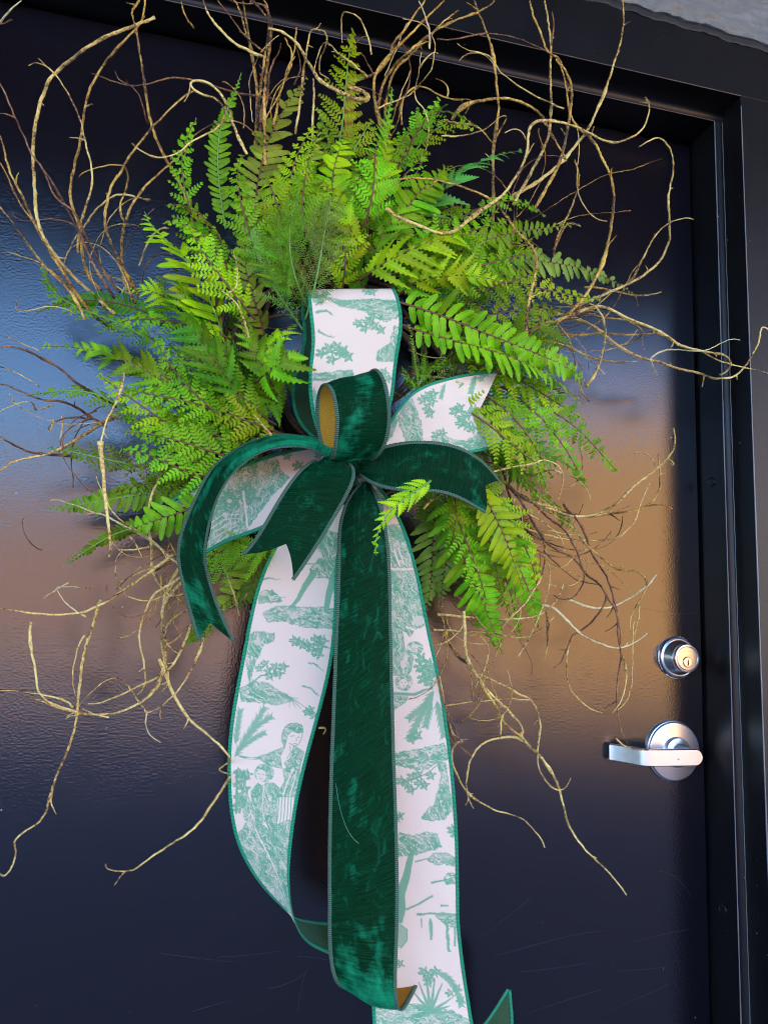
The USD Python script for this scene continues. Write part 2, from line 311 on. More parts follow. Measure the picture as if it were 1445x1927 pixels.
bark('twig_brown', (0.48, 0.23, 0.08), (0.22, 0.08, 0.028), (0.03, 0.012, 0.008), 0.42, 0.62)
bark('twig_white', (0.74, 0.60, 0.30), (0.54, 0.39, 0.17), (0.12, 0.07, 0.04), 0.36, 0.56)
bark('vine_dark', (0.16, 0.09, 0.045), (0.08, 0.04, 0.02), (0.025, 0.012, 0.008), 0.38, 0.64)
wreath = thing('wreath', 'round wreath of green ferns and long curly twigs hanging on the dark door', 'wreath')
# kind, width in the picture, then the way of the twig; p pale g golden b brown w white; an f puts it before the ferns, a d close to the door
TW = '''
pi5.5:290,31 245,50 185,75 140,105 112,130 98,142 85,165 70,215 63,260 62,300 66,360 72,420 90,460 120,500 165,545 215,590
g6:262,0 250,30 255,50 268,130 280,210 292,255 310,295 330,330 350,370 375,420
g6:272,0 270,25 250,58 215,95 190,130 170,165 157,220 150,270 138,320 132,360 140,400 150,440 157,490 190,545
p4:53,122 70,118 95,130 110,145 130,180 150,220 160,265 170,300 172,350 160,390 150,430 147,475
b4:172,135 200,148 260,160 300,150 345,146 395,158 440,172 480,180 520,185
b3:217,130 235,155 260,175 272,210 280,232
pf5:248,268 270,285 300,295 335,285 365,262 400,245 420,225 422,205 405,185 370,170 358,155 370,150 400,160 418,180 435,220 450,260 465,290
g6:362,170 330,195 290,235 265,265 240,300 225,325 210,350 200,385 198,420 210,460 235,510 262,560
g6:345,285 300,325 270,355 245,390 232,430 228,480 235,530 255,570
p4:282,375 250,368 215,368 190,385 165,415 140,450 120,497
g4:148,333 180,315 225,310 240,325 238,350 228,380 232,415
b5:0,155 20,200 40,245 58,285 75,310 100,345 125,390 150,440 175,495 215,560
g6:0,255 10,290 22,330 45,375 70,430 95,475 130,530 165,580 215,620
g4:0,305 20,345 40,385 70,430 95,475 125,515
g5:0,390 25,420 50,455 80,495 120,535 160,600
b3:22,400 45,415 80,412 120,415 160,440
g4:0,470 30,478 75,495 110,520 150,560
b5:75,310 90,340 110,375 135,395 160,440 185,490 225,550
w4:0,42 18,20 40,0
b3:0,45 22,37
g4:340,0 350,30 365,51
pf6:383,0 395,30 420,60 450,85 480,100 497,107
b4:410,0 440,40 465,70 490,90 493,96
g6:440,0 455,30 470,90 480,140 487,200 492,270 490,330
g6:458,0 465,50 475,100 482,160 483,220 481,300
g6:475,0 500,30 508,55 502,120 498,180 497,250 500,310
b5:430,0 470,5 500,12 511,50 507,90 500,150 490,230
g5:497,0 505,25 502,80 492,150 485,230
pf8:505,53 535,62 560,82 577,110 588,130 600,148 625,165 655,180 680,188 692,185 690,176 675,168 655,165
g5:535,70 548,95 546,125 535,150 525,185 515,235
b5:528,80 520,105 510,125 505,160 500,200 500,260
b3:551,85 563,105 565,125 560,145 553,158
p4:620,148 605,140 601,125 604,105 612,90 615,72 607,57 592,53 582,65 577,95 573,115 570,140 566,180 560,220 555,250
p4:593,130 597,105 605,85 617,81 630,93 650,110 670,125 690,142
p5:590,148 590,190 588,230 590,270
p3:645,80 642,50 643,30 650,21 665,25 680,40 692,70 698,101
p2:688,68 670,80 660,97
b3:680,98 690,115 702,140
g6:655,155 680,147 700,140 720,125 735,100 740,80 755,62 772,40 785,20 800,0
g6:715,240 707,200 703,160 712,130 735,100 760,75 785,50 800,35 820,15 835,0
g6:722,240 712,195 720,160 740,125 765,100 800,70 850,40 890,25 930,0
g5:725,225 728,180 745,130 770,105 800,75 835,40 862,18
w2:723,142 750,80 765,42
w4:787,0 800,30 808,60 808,91
g6:893,0 905,35 920,70 930,115 935,170 938,210 930,260 928,330 928,400 920,460
g6:997,0 1005,30 1020,70 1030,95 1045,105 1060,125 1073,155 1075,195 1068,240 1060,280 1050,310 1030,350 1000,400
p6:1025,0 1032,40 1036,80 1036,150 1037,210 1030,260 1015,295 990,340 965,385
b3:1038,20 1042,50 1037,82
p6:1172,0 1173,40 1167,80 1155,120 1140,165 1120,215 1105,245 1085,270 1060,300 1020,335 960,370
pf6:1213,182 1221,205 1215,230 1200,250 1180,262 1150,267 1120,255 1090,240 1060,230 1030,226 1005,230 995,245 993,275 985,305 965,340 940,370 905,395 880,415 850,435 825,438 790,425 755,410 727,390
p5:1202,275 1225,262 1248,262 1262,285 1267,310 1262,345 1258,380 1260,430 1258,455 1245,485 1220,510 1190,530 1150,548 1100,570 1048,610
p4:1305,412 1275,412 1250,425 1225,455 1210,485 1195,515 1180,535
b3:823,72 870,70 920,62 960,68 1000,82 1030,95
p3:860,80 890,95 920,105 935,125 960,150 1000,175 1040,195 1060,203
p3:863,115 880,100 905,100 930,122
g6:1045,110 1058,135 1068,180 1072,210 1082,232 1100,250 1120,270 1135,300 1148,330 1155,370 1152,410 1145,450 1133,495 1108,545 1070,590
g5:1080,300 1088,330 1083,370 1070,400 1055,430 1045,460 1040,500 1030,560
p2:1085,240 1088,300 1085,340 1095,380 1115,405 1142,416
g4:1092,425 1070,420 1055,440 1040,470
g4:755,235 755,200 765,175 785,162 810,168 845,185 880,187 886,195 875,212
g3:820,148 842,162 842,182
g6:850,225 880,195 910,188 940,183 975,190 1005,205 1025,225 1040,255 1055,280 1065,302
p3:830,255 860,255 890,250 915,240 940,220 952,218
g4:930,275 940,245 953,222
g4:838,225 870,232 900,238 916,255 927,270
p2:950,250 975,243 990,262
p3:793,98 790,120 785,150 783,185 800,210 805,260 795,300 778,335
p3:825,100 805,105 790,127
gf6:723,350 770,335 830,340 880,355 920,372 948,400 973,435 998,460 1009,495 1003,530 995,570 990,610 988,650 978,672 953,687 936,701
g3:968,360 972,400 965,430 958,470
g3:860,425 840,442 815,472
g4:945,375 925,410 900,440 870,465
p7:1003,610 1043,605 1093,585 1133,577 1163,590 1198,605 1243,625 1273,645 1303,657 1338,662 1368,672 1375,685 1367,698 1355,704
g5:1003,612 1043,625 1093,630 1138,627 1183,630 1228,627 1253,632 1263,652
p6:1040,585 1068,595 1103,607 1133,627 1163,650 1198,670 1238,680 1273,692 1313,702 1358,712 1388,702 1413,672 1428,640 1433,617 1445,620
w3:1223,677 1248,660 1273,657 1313,660 1348,650 1392,639
p3:1318,660 1373,685 1418,695 1445,702
g5:980,625 1023,640 1063,650 1108,670 1148,680 1200,680
p5:1108,570 1133,595 1138,635 1133,665 1123,695 1103,727
p3:903,675 943,635 988,600 1033,592 1073,595 1113,612
g4:1043,562 1093,582 1138,598 1175,602 1208,625 1195,640 1138,643
p2:1223,675 1237,706
g4:1100,540 1150,546 1198,555 1245,549
g4:1000,590 1060,600 1120,575 1150,550
b4:960,600 1020,612 1080,600 1120,590
b4:970,640 1030,630 1090,610
p3:768,657 798,670 838,671
g5:753,699 793,707 850,711
b4:683,517 760,517 850,480
p6:1267,805 1269,840 1253,865 1218,895 1188,920 1163,945 1123,967 1083,972 1043,960 1003,945 960,915
p2:1253,865 1264,874 1268,872 1260,863
g5:1239,855 1241,890 1238,925 1223,947 1193,960 1148,967 1108,972 1063,962 1023,950 980,930
b3:1265,957 1248,950 1220,952
p4:1223,910 1203,955 1183,995 1158,1012 1123,1017 1073,1015 1023,1005 983,992 943,970
p2:1183,858 1205,852 1225,862 1230,875
pf5:798,957 823,932 858,912 898,897 938,885 973,877 1003,872 1023,865 1048,875 1060,893
p3:985,853 983,868 1003,876
p3:1093,835 1095,885 1083,908 1063,921
p4:963,890 1003,895 1033,885 1055,890 1058,915 1050,942
g5:945,860 958,930 973,970 988,1010 1003,1050 1010,1080
b5:940,900 993,965 1023,1015 1048,1035 1083,1055 1103,1080 1128,1100 1143,1125 1158,1150 1163,1190 1168,1225 1166,1255 1160,1300 1168,1370 1180,1400
b4:1000,940 1033,975 1063,1000 1083,1035 1098,1080 1096,1100 1083,1120 1043,1121
b5:1060,950 1073,965 1093,990 1108,1025 1118,1050 1138,1080 1153,1120 1163,1160 1166,1215
g4:1090,1010 1108,1030 1138,1055 1163,1072 1193,1075 1211,1085 1216,1105 1203,1130 1188,1160 1186,1192
w5:1235,1080 1213,1105 1183,1127 1148,1142 1108,1142 1068,1127
w5:1218,1192 1193,1210 1168,1219 1138,1215 1108,1202 1083,1185 1048,1150 1020,1139
b4:1140,1120 1118,1165 1088,1190 1078,1195 1063,1230 1043,1257
p5:1023,1015 1023,1070 1008,1105 988,1135 963,1160 943,1186
p5:1060,1100 1043,1135 1018,1155 973,1165 913,1165 863,1160 823,1157
g5:1028,1150 1030,1200 1025,1238
p4:813,1185 853,1187 893,1190 943,1195 983,1200 1023,1180 1043,1160
g7:838,1190 848,1215 868,1240 883,1250 908,1290 933,1330 948,1360 973,1380 988,1397
p6:873,1150 875,1225 883,1250 903,1280 923,1305 948,1330 973,1355 985,1380
p3:830,1160 835,1190 822,1230 815,1255
p3:903,1197 917,1215 918,1240 898,1285 888,1310 898,1320 933,1317 963,1315 1003,1317
p4:880,1255 903,1270 938,1285 973,1305 998,1317 1013,1345 1016,1375 1011,1415 1013,1445 1023,1465 1043,1485 1073,1465
p3:836,1328 888,1321
p5:985,1395 963,1387 933,1390 908,1400 888,1425 880,1450 878,1485 891,1522
p5:980,1380 988,1397 1013,1420 1038,1455 1053,1490 1063,1530 1073,1560 1093,1590 1123,1620 1148,1645 1178,1685
p4:870,1395 852,1407 850,1430 863,1465 878,1490 903,1510 933,1525 973,1537 998,1555 1018,1580 1024,1596
p4:825,1270 838,1340 853,1380 878,1392
b6:840,1350 858,1395 886,1421
p4:945,1345 940,1392
p3:1069,1215 1066,1250 1068,1280 1083,1310 1133,1341
p3:1172,1235 1175,1300 1153,1341
p2:1193,1170 1190,1260 1183,1310 1158,1338
p3:1203,1140 1200,1170 1192,1200
p3:1160,1390 1178,1405 1205,1412 1223,1412 1240,1408
b4:860,1120 880,1145 910,1180 930,1215
b5:820,1250 835,1320 870,1400
b6:0,655 50,660 90,680 120,700 150,725 185,745 220,765
b5:0,722 40,737 80,752 120,757 160,777 200,802
p3:0,775 40,757 60,757 65,767 100,760
b6:0,822 30,840 65,852 100,855 145,861
p7:0,885 40,865 80,857 120,840 155,820 195,795 230,775
b3:115,840 122,815 150,795 172,789
p3:117,782 115,815 111,827
p4:100,790 96,805 92,812
b3:170,790 125,787 95,800 92,812
p2:32,565 37,585 70,580 100,577 140,590
p2:10,632 40,645 75,661
p2:0,690 40,705 75,727
pf4:232,700 220,750 200,795 188,840 190,875 198,920
pf8:188,830 192,875 198,930 204,990 207,1020 205,1048
g4:328,785 345,785 357,810 360,830 345,890 320,945 315,1000 330,1042
p6:315,850 300,900 283,940 280,990 285,1035 285,1070 300,1100 320,1120 345,1115
w5:95,942 125,945 165,960 200,972 240,992 280,1015 310,1040 335,1062
b2:45,975 43,995 55,1020 80,1035
p6:0,1145 35,1150 90,1157 140,1155 175,1145 210,1125 250,1100 285,1075 325,1045
b4:220,1110 250,1080 285,1055 325,1035
b5:200,1130 235,1110 280,1080 325,1058
w3:82,1127 105,1110 128,1097
w3:105,1107 125,1135 162,1161
w3:107,1105 140,1105 170,1108
p6:190,1130 182,1150 170,1190 158,1225 155,1250 148,1300 145,1340 130,1405 105,1465 90,1515 70,1550 30,1580 30,1605 20,1635 0,1645
p5:60,1170 60,1225 67,1265 75,1305 100,1325 145,1341
p4:0,1300 40,1302 75,1307 110,1315 137,1331
p6:50,1312 90,1325 140,1340 180,1345 215,1342 250,1330 280,1310 300,1280 310,1250 310,1200 305,1150 320,1120 345,1090
p5:165,1325 210,1315 250,1297 285,1280 320,1255 340,1225 360,1175
p3:150,1330 180,1295 210,1277 235,1285 255,1310 275,1343
w3:277,1340 275,1365 285,1385 302,1398
p4:385,1190 365,1250 345,1285 320,1315 295,1335 277,1342
p6:300,1240 307,1260 325,1305 350,1345 380,1375 410,1400 428,1420 430,1435 415,1445 428,1456
p5:432,1462 415,1490 395,1520 370,1555 340,1577 305,1600 270,1625 240,1640 215,1640 199,1627
p5:345,1075 335,1090 310,1105 290,1120 270,1160 262,1200 270,1250 272,1285 255,1312
p6:345,1060 330,1080 310,1125 305,1180 305,1225 315,1265 305,1300
p4:370,1140 325,1165 310,1190 315,1210 345,1190 365,1165
p4:220,1032 250,1035 282,1029
p3:245,1010 258,1028 266,1046
p3:160,1195 145,1225 137,1270 140,1300 145,1322
p3:155,1335 180,1345 205,1350
pf3:440,470 445,500 445,535 430,550
pf4:385,530 415,545 440,565 458,595 465,620 470,637
pf5:478,782 495,800 512,820
p4:318,430 300,432 285,445 270,475 262,500
p4:405,1000 420,1060 440,1120 450,1160
b4:470,1150 490,1170 520,1200
p3:1050,890 1090,905 1110,940
p4:600,1370 612,1375 608,1382
'''
WC = np.array([640.0, 700.0])
def unit(x): return x / max(np.linalg.norm(x), 1e-9)
def twig(line):
    head, pts = line.split(':')
    P = np.array([[float(a) for a in q.split(',')] for q in pts.split()])
    kind = head[0]; fl = head[1] if head[1].isalpha() else ''; w = float(head.strip('pgbwfdi'))
    # thick end at the wreath
    if np.linalg.norm(P[0] - WC) > np.linalg.norm(P[-1] - WC): P = P[::-1]
    if fl == 'i': P = P[::-1]
    d = np.clip((np.linalg.norm(P - WC, axis=1) - 230) / 420, 0, 1)
    r = RNG.random(4)
    y = -(0.055 + 0.035 * r[0]) - d * (0.03 + 0.06 * r[1]) - 0.014 * np.sin(np.arange(len(P)) * (0.7 + r[2]) + 6 * r[3])
    if fl == 'f': y = np.minimum(y, -0.20 - 0.02 * r[1])
    for k in range(len(P)):
        q = at(P[k, 0], P[k, 1], y[k])
        if q[2] > 1.985 or q[0] > 0.735: y[k] = min(y[k], -0.128 - 0.02 * r[2])
    Q = np.array([at(a, b, c) for (a, b), c in zip(P, y)])
    ln = np.linalg.norm(np.diff(Q, axis=0), axis=1).sum()
    n = int(np.clip(ln / 0.0035, 14, 260))
    S = spline(Q, n)
    s = np.linspace(0, ln, n)
    ph = RNG.random(3) * 50
    S = S + 0.0011 * (np.stack([meshkit.fbm(np.stack([s * 70 + ph[k], s * 0, s * 0 + k], 1), 3, k) for k in range(3)], 1) - 0.5) * 2
    depth = (S - CAM) @ FW
    rad = 0.5 * w * depth / F_PX
    tp = np.linspace(1.12, 0.5 if fl != 'i' else 1.15, n) if w > 2.5 else np.ones(n)
    kn = 0.72 + 0.5 * meshkit.fbm(np.stack([s * 300, s * 0 + ph[0], s * 0], 1), 3, 11)
    knob = meshkit.noise(np.stack([s * 45, s * 0 + ph[1], s * 0], 1), 4)
    kn = kn + 0.7 * np.clip((knob - 0.76) * 5, 0, 1)
    v, f, uv = tube(S, rad * tp * kn, 7)
    if w > 3:       # bark lumps
        v = v + (0.35 * rad.mean()) * (meshkit.noise(v * 420, 21)[:, None] - 0.5) * np.random.default_rng(3).normal(0, 0.5, (1, 3))
    spurs = []
    if w >= 4 and ln > 0.12:          # short side shoots at the nodes
        for _ in range(int(ln / 0.11)):
            i = int(RNG.integers(int(n * 0.25), n - 3)); t = unit(S[i + 1] - S[i]); o = unit(np.cross(t, RNG.normal(size=3)))
            l2 = 0.004 + 0.016 * RNG.random() ** 2; b = unit(t * 0.8 + o * 0.7); u_ = np.linspace(0, 1, 7)[:, None]
            pth = S[i] + b * l2 * u_ + o * l2 * 0.4 * u_ ** 2 + RNG.normal(0, 0.0004, (7, 3)) * u_
            spurs.append(tube(pth, rad.mean() * np.linspace(0.7, 0.25, 7), 5)[:2])
    if spurs: v, f = join([(v, f)] + spurs)
    return v, f, {'p': 'twig_pale', 'g': 'twig_golden', 'b': 'twig_brown', 'w': 'twig_white'}[kind]
# thinner shoots that fill the tangles between the ones above
def wander(x, y, ang, ln, w, kind, curl):
    P = [(x, y)]; a = ang; c = curl
    for k in range(int(ln / 26)):
        a += c * 0.17 + RNG.normal(0, 0.06); c += RNG.normal(0, 0.7); c = max(-3, min(3, c))
        x += 26 * math.cos(a); y += 26 * math.sin(a); P.append((x, y))
    return '%s%.1f:' % (kind, w) + ' '.join('%.0f,%.0f' % q for q in P)
extra = []
for x, y, a0, spread, num, lmax in ((250, 560, -2.2, 0.5, 9, 420), (330, 1050, 2.0, 0.6, 9, 300), (500, 250, -1.6, 0.35, 8, 260), (740, 250, -1.2, 0.4, 7, 280), (960, 420, -1.1, 0.5, 9, 380), (1000, 610, 0.05, 0.3, 8, 330), (980, 930, 0.9, 0.5, 10, 330), (860, 1180, 1.2, 0.4, 7, 240), (210, 780, 2.9, 0.4, 6, 260), (1000, 1010, 0.8, 0.6, 12, 260), (930, 1230, 1.0, 0.6, 9, 240), (330, 1120, 2.3, 0.7, 9, 260), (1050, 620, 0.1, 0.5, 7, 260)):
    for k in range(int(num * 0.75)):
        extra.append(wander(x + RNG.normal(0, 25), y + RNG.normal(0, 25), a0 + RNG.normal(0, spread), lmax * (0.35 + 0.65 * RNG.random()), 1.2 + (1.8 * RNG.random() if len(extra) < 60 else 0.7 * RNG.random()), 'ppgggbb'[int(RNG.integers(7))], RNG.normal(0, 1.2)))
for line in TW.strip().split('\n') + extra:
    v, f, mm = twig(line)
    obj('twig', (v, f), M[mm], wreath, smooth=True)
# the ring of dark vines that carries everything
for k in range(26):
    a0 = RNG.random() * 6.28; sp = 2.0 + 3.5 * RNG.random(); n = 70
    a = a0 + np.linspace(0, sp, n)
    R = 0.165 + 0.035 * RNG.normal() + 0.016 * np.sin(a * (2 + 3 * RNG.random()) + RNG.random() * 6)
    c0 = at(640, 690, -0.05)
    yy = -0.045 + 0.018 * RNG.normal() + 0.014 * np.sin(a * 3 + RNG.random() * 6)
    P = np.stack([c0[0] + R * np.cos(a), np.minimum(yy, -0.008), c0[2] + R * np.sin(a)], 1)
    v, f, uv = tube(P, (0.0022 + 0.0022 * RNG.random()) * (0.8 + 0.4 * meshkit.fbm(P * 160, 3, k)), 6)
    obj('vine', (v, f), M['vine_dark'], wreath, smooth=True)
# the copper hanger over the door top
hang = thing('wreath_hanger', 'flat orange copper strap hanging down behind the wreath', 'hanger')
metal('copper', (0.62, 0.20, 0.05), 0.4)
ha, hb = at(661, 137, -0.004), at(652, 300, -0.004)
obj('strap', box(ha[0] - 0.0075, ha[0] + 0.0075, -0.0045, -0.002, hb[2], ha[2], 0.0004), M['copper'], hang)

# ------------------------------------------------------------------ wreath: ferns
def leaf(name, c_dark, c_light, trans=0.14, vein=True, rough=0.48):
    mat(name, {'g': ('geometry', {}), 'u': ('uvmap', {'attribute': 'st'}), 'sx': ('separate_xyz', {}), 'ab': ('math', {'math_type': 'absolute'}), 
        'n': ('noise_texture', {'scale': 30.0, 'detail': 4.0}), 'oi': ('object_info', {}), 'ov': ('map_range', {'from_min': 0.0, 'from_max': 1.0, 'to_min': 0.7, 'to_max': 1.6}), 'ohu': ('map_range', {'from_min': 0.0, 'from_max': 1.0, 'to_min': 0.482, 'to_max': 0.522}), 'hs': ('hsv', {}), 'tip': ('noise_texture', {'scale': 17.0, 'detail': 3.0}), 'tr': ('map_range', {'from_min': 0.62, 'from_max': 0.78, 'to_min': 0.0, 'to_max': 0.5, 'clamp': True}), 'brn': ('mix', {'color2': (0.30, 0.24, 0.03)}), 'md': ('map_range', {'from_min': 0.0, 'from_max': 0.2, 'to_min': 0.3, 'to_max': 0.0, 'clamp': True}),
        'c': ('mix', {'color1': c_dark, 'color2': c_light}), 'cr': ('map_range', {'from_min': 0.35, 'from_max': 0.65, 'to_min': 0.0, 'to_max': 1.0, 'clamp': True}),
        'c2': ('mix', {'color2': tuple(min(1, x * 1.5 + 0.03) for x in c_light)}),
        'n2': ('noise_texture', {'scale': 420.0, 'detail': 2.0}), 'b': ('bump', {'strength': 0.35, 'distance': 0.0006}),
        'p': ('principled_bsdf', {'roughness': rough, 'specular_ior_level': 0.2}), 't': ('translucent_bsdf', {}), 'mx': ('mix_closure', {'fac': trans})},
        [('u.UV', 'sx.vector'), ('sx.x', 'ab.value1'), ('ab.value', 'md.value'), ('g.position', 'n.vector'), ('n.fac', 'cr.value'), ('cr.result', 'c.fac'), ('c.color', 'c2.color1'), ('md.result', 'c2.fac'),
         ('g.position', 'n2.vector'), ('n2.fac', 'b.height'), ('b.normal', 'p.normal'), ('oi.random', 'ov.value'), ('oi.random', 'ohu.value'), ('ov.result', 'hs.value'), ('ohu.result', 'hs.hue'), ('c2.color', 'hs.color'), ('g.position', 'tip.vector'), ('tip.fac', 'tr.value'), ('tr.result', 'brn.fac'), ('hs.color', 'brn.color1'), ('brn.color', 'p.base_color'), ('brn.color', 't.color'), ('p.BSDF', 'mx.closure1'), ('t.BSDF', 'mx.closure2')], surface='mx.closure')
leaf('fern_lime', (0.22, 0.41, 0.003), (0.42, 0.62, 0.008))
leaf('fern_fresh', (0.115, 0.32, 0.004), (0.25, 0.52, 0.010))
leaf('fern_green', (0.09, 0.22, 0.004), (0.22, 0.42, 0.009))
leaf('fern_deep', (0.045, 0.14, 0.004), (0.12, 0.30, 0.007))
leaf('fern_olive', (0.20, 0.27, 0.02), (0.36, 0.44, 0.04))
leaf('fern_grey', (0.13, 0.24, 0.03), (0.25, 0.40, 0.06))
leaf('fern_blue', (0.07, 0.30, 0.04), (0.17, 0.52, 0.08))
mat('stem_brown', {'p': ('principled_bsdf', {'base_color': (0.16, 0.06, 0.025), 'roughness': 0.6})}, [])
mat('stem_green', {'p': ('principled_bsdf', {'base_color': (0.14, 0.30, 0.05), 'roughness': 0.55})}, [])

def blade(base, d, side, nrm, L, W, kind, seg=8, curl=0.0, fold=0.25, sweep=0.0):
    """one leaflet from base along d: kind b has scalloped long sides, j deep teeth that point forward, s a plain comb leaflet, l a small lobed one"""
    t = np.linspace(0, 1, seg + 1)
    if kind == 'b':
        w = W * np.clip(np.minimum(1.0 * (t / 0.12) ** 0.6, 1.0), 0.35, 1) * np.sqrt(np.clip(1 - np.clip((t - 0.55) / 0.46, 0, 1) ** 2, 0.03, 1)) * (1 - 0.12 * (np.arange(seg + 1) % 2))
    elif kind == 'j':
        w = W * (1 - t) ** 0.75 * (1 + 0.1 * np.sin(3 * t)) * np.where(np.arange(seg + 1) % 2 == 0, 0.55, 1.1) + W * 0.03
    elif kind == 'l':
        w = W * np.array([0.25, 1.0, 0.55, 1.05, 0.5, 0.75, 0.12])[:seg + 1]
    else:
        w = W * np.sqrt(np.clip(1 - t ** 2.2, 0.02, 1)) * np.where(t < 0.05, 0.8, 1)
    lt = t * L
    mid = base + np.outer(lt, d) + np.outer(sweep * L * t ** 2, side) - np.outer(curl * L * t ** 2, nrm)
    fwd = np.zeros(seg + 1)
    if kind == 'j': fwd = np.where(np.arange(seg + 1) % 2 == 0, 0.0, 0.6 * L / seg)
    lift = fold * w
    l = mid + np.outer(w, side) + np.outer(fwd, d) + np.outer(lift, nrm)
    r = mid - np.outer(w, side) + np.outer(fwd, d) + np.outer(lift, nrm)
    v = np.stack([l, mid, r], 1).reshape(-1, 3)
    uv = np.stack([np.tile([-1.0, 0.0, 1.0], seg + 1), np.repeat(t, 3)], 1)
    return v, q2t(grid_faces(seg + 1, 3)), uv
def unit(x): return x / max(np.linalg.norm(x), 1e-9)
LEAVES = []            # candidates for leaflets of their own: (size, frond prim, mesh, material)
def frond(code):
    """type, material, stem colour; then width and spacing in picture units; then depths; then the way from base to tip in the picture"""
    kind, mname, stem, W, gap, y0, y1, pts = code
    P2 = np.array(pts, float); n2 = len(P2)
    jt = RNG.normal(0, 0.013)
    ys = np.minimum(np.interp(np.linspace(0, 1, n2), [0, 0.5, 1], [y0 + jt * 0.5, (y0 + y1) / 2 - 0.04 * float(np.clip((abs(y0) - 0.085) / 0.06, 0.15, 1)) + jt, y1 + jt * 0.8]), -0.03)
    Q = np.array([at(a, b, c) for (a, b), c in zip(P2, ys)])
    L = np.linalg.norm(np.diff(Q, axis=0), axis=1).sum()
    px = np.linalg.norm(np.diff(P2, axis=0), axis=1).sum(); k = L / px      # metres per picture unit
    n = 60; S = spline(Q, n)
    T = np.gradient(S, axis=0); T /= np.linalg.norm(T, axis=1, keepdims=True)
    roll = RNG.normal(0, 0.42)
    N0 = unit(CAM - S[n // 2]); N0 = unit(N0 * 0.8 + np.array([0, -0.3, 0.35]))
    rad = np.linspace(0.0016, 0.0005, n)
    sv, sf, su = tube(S, rad, 5)
    own, small = [], []
    gap *= {'l': 1.05, 'b': 0.84, 'j': 0.84}.get(kind, 1.0); W *= k; gap *= k
    cnt = max(6, int(L / gap)); u0 = 0.06
    for i in range(cnt):
        u = u0 + (0.995 - u0) * (i + 0.5) / cnt
        prof = {'b': min(1, 0.55 + 1.6 * u) * (1 - max(0, (u - 0.35) / 0.65) ** 1.5) + 0.05, 'j': min(1, 0.6 + 1.5 * u) * (1 - max(0, (u - 0.15) / 0.85) ** 1.15) + 0.035,
                'l': min(1, 0.6 + 1.4 * u) * (1 - max(0, (u - 0.2) / 0.8) ** 1.2) + 0.05, 'a': min(1, 0.4 + 2 * u) * (1 - u ** 2) + 0.1}[kind]
        q = u * (n - 1); a = int(q); b = min(a + 1, n - 1)
        base = S[a] * (1 - q + a) + S[b] * (q - a); t = unit(T[a])
        for sgn in (-1, 1):
            nr = unit(N0 - t * (N0 @ t)); s = np.cross(t, nr) * sgn
            th = roll * sgn + RNG.normal(0, 0.26)
            s = unit(s * math.cos(th) + nr * math.sin(th)); nn = unit(nr * math.cos(th) - np.cross(t, nr) * sgn * math.sin(th)); nn = unit(np.cross(t, s) * sgn * 1.0) if False else nn
            ang = {'b': 1.25, 'j': 1.0, 'l': 1.0, 'a': 0.8}[kind] - 0.35 * u + RNG.normal(0, 0.11)
            d = unit(s * math.sin(ang) + t * math.cos(ang))
            sd2 = unit(np.cross(nn, d)); ll = 0.5 * W * prof * (1 + 0.1 * RNG.normal())
            off = base + t * gap * (0.25 if sgn > 0 else -0.25)
            cu = 0.10 + 0.34 * RNG.random()
            if kind == 'b':
                mm = blade(off, d, sd2, nn, ll, min(gap * 0.42, ll * 0.30), 'b', 9, cu, 0.22, 0.10 * (1 if (sd2 @ t) > 0 else -1)); own.append((ll * gap, mm))
            elif kind == 'j':
                if ll > 0.006: mm = blade(off, d, sd2, nn, ll, min(gap * 0.47, ll * 0.26), 'j', 16, cu * 1.2, 0.3, 0.12 * (1 if (sd2 @ t) > 0 else -1)); own.append((ll * gap * 1.2, mm))
                else: small.append(blade(off, d, sd2, nn, ll, gap * 0.42, 's', 4, cu, 0.2))
            elif kind == 'l':
                if u > 0.86 or ll < 0.005:
                    small.append(blade(off, d, sd2, nn, ll, gap * 0.36, 's', 4, cu, 0.2)); continue
                m_ = max(3, int(ll / 0.0044))
                small.append(blade(off, d, sd2, nn, ll, 0.0005, 's', 4, cu, 0.0))
                for j in range(m_):
                    w = (j + 0.7) / (m_ + 0.2); pb = off + d * ll * w - nn * cu * ll * w * w
                    pl = (gap * 0.52) * (1 - 0.75 * w) * min(1, 0.75 + w) + 0.0009
                    for s2 in (-1, 1):
                        dd = unit(sd2 * s2 * 0.9 + d * 0.55 + nn * RNG.normal(0, 0.22))
                        small.append(blade(pb, dd, unit(np.cross(nn, dd)), nn, pl, min(0.0019, pl * 0.36), 'l', 6, 0.15, 0.15))
                small.append(blade(off + d * ll * 0.94 - nn * cu * ll * 0.88, d, sd2, nn, 0.003, 0.001, 'l', 6, 0.1, 0.1))
            else:
                m_ = max(4, int(ll / 0.0032))
                for j in range(m_):
                    w = (j + 0.5) / m_; pb = off + d * ll * w - nn * 0.1 * ll * w * w
                    for s2 in (-1, 1):
                        dd = unit(sd2 * s2 * 0.8 + d * 0.7 + nn * RNG.normal(0, 0.7))
                        pl = (0.006 + 0.004 * RNG.random()) * (1.1 - 0.6 * w)
                        sdx = unit(np.cross(nn + 0.01, dd)) * 0.0006
                        small.append((np.array([pb - sdx, pb + sdx, pb + dd * pl]), np.array([[0, 1, 2]]), np.array([[0, 0], [0, 0.5], [0, 1.0]])))
                sdx = sd2 * 0.0004
                small.append((np.array([off - sdx, off + sdx, off + d * ll - nn * 0.1 * ll]), np.array([[0, 1, 2]]), np.array([[0, 0], [0, 0.5], [0, 1.0]])))
    return (sv, sf, su), own, small, M[mname], M['stem_brown' if stem == 'n' else 'stem_green']
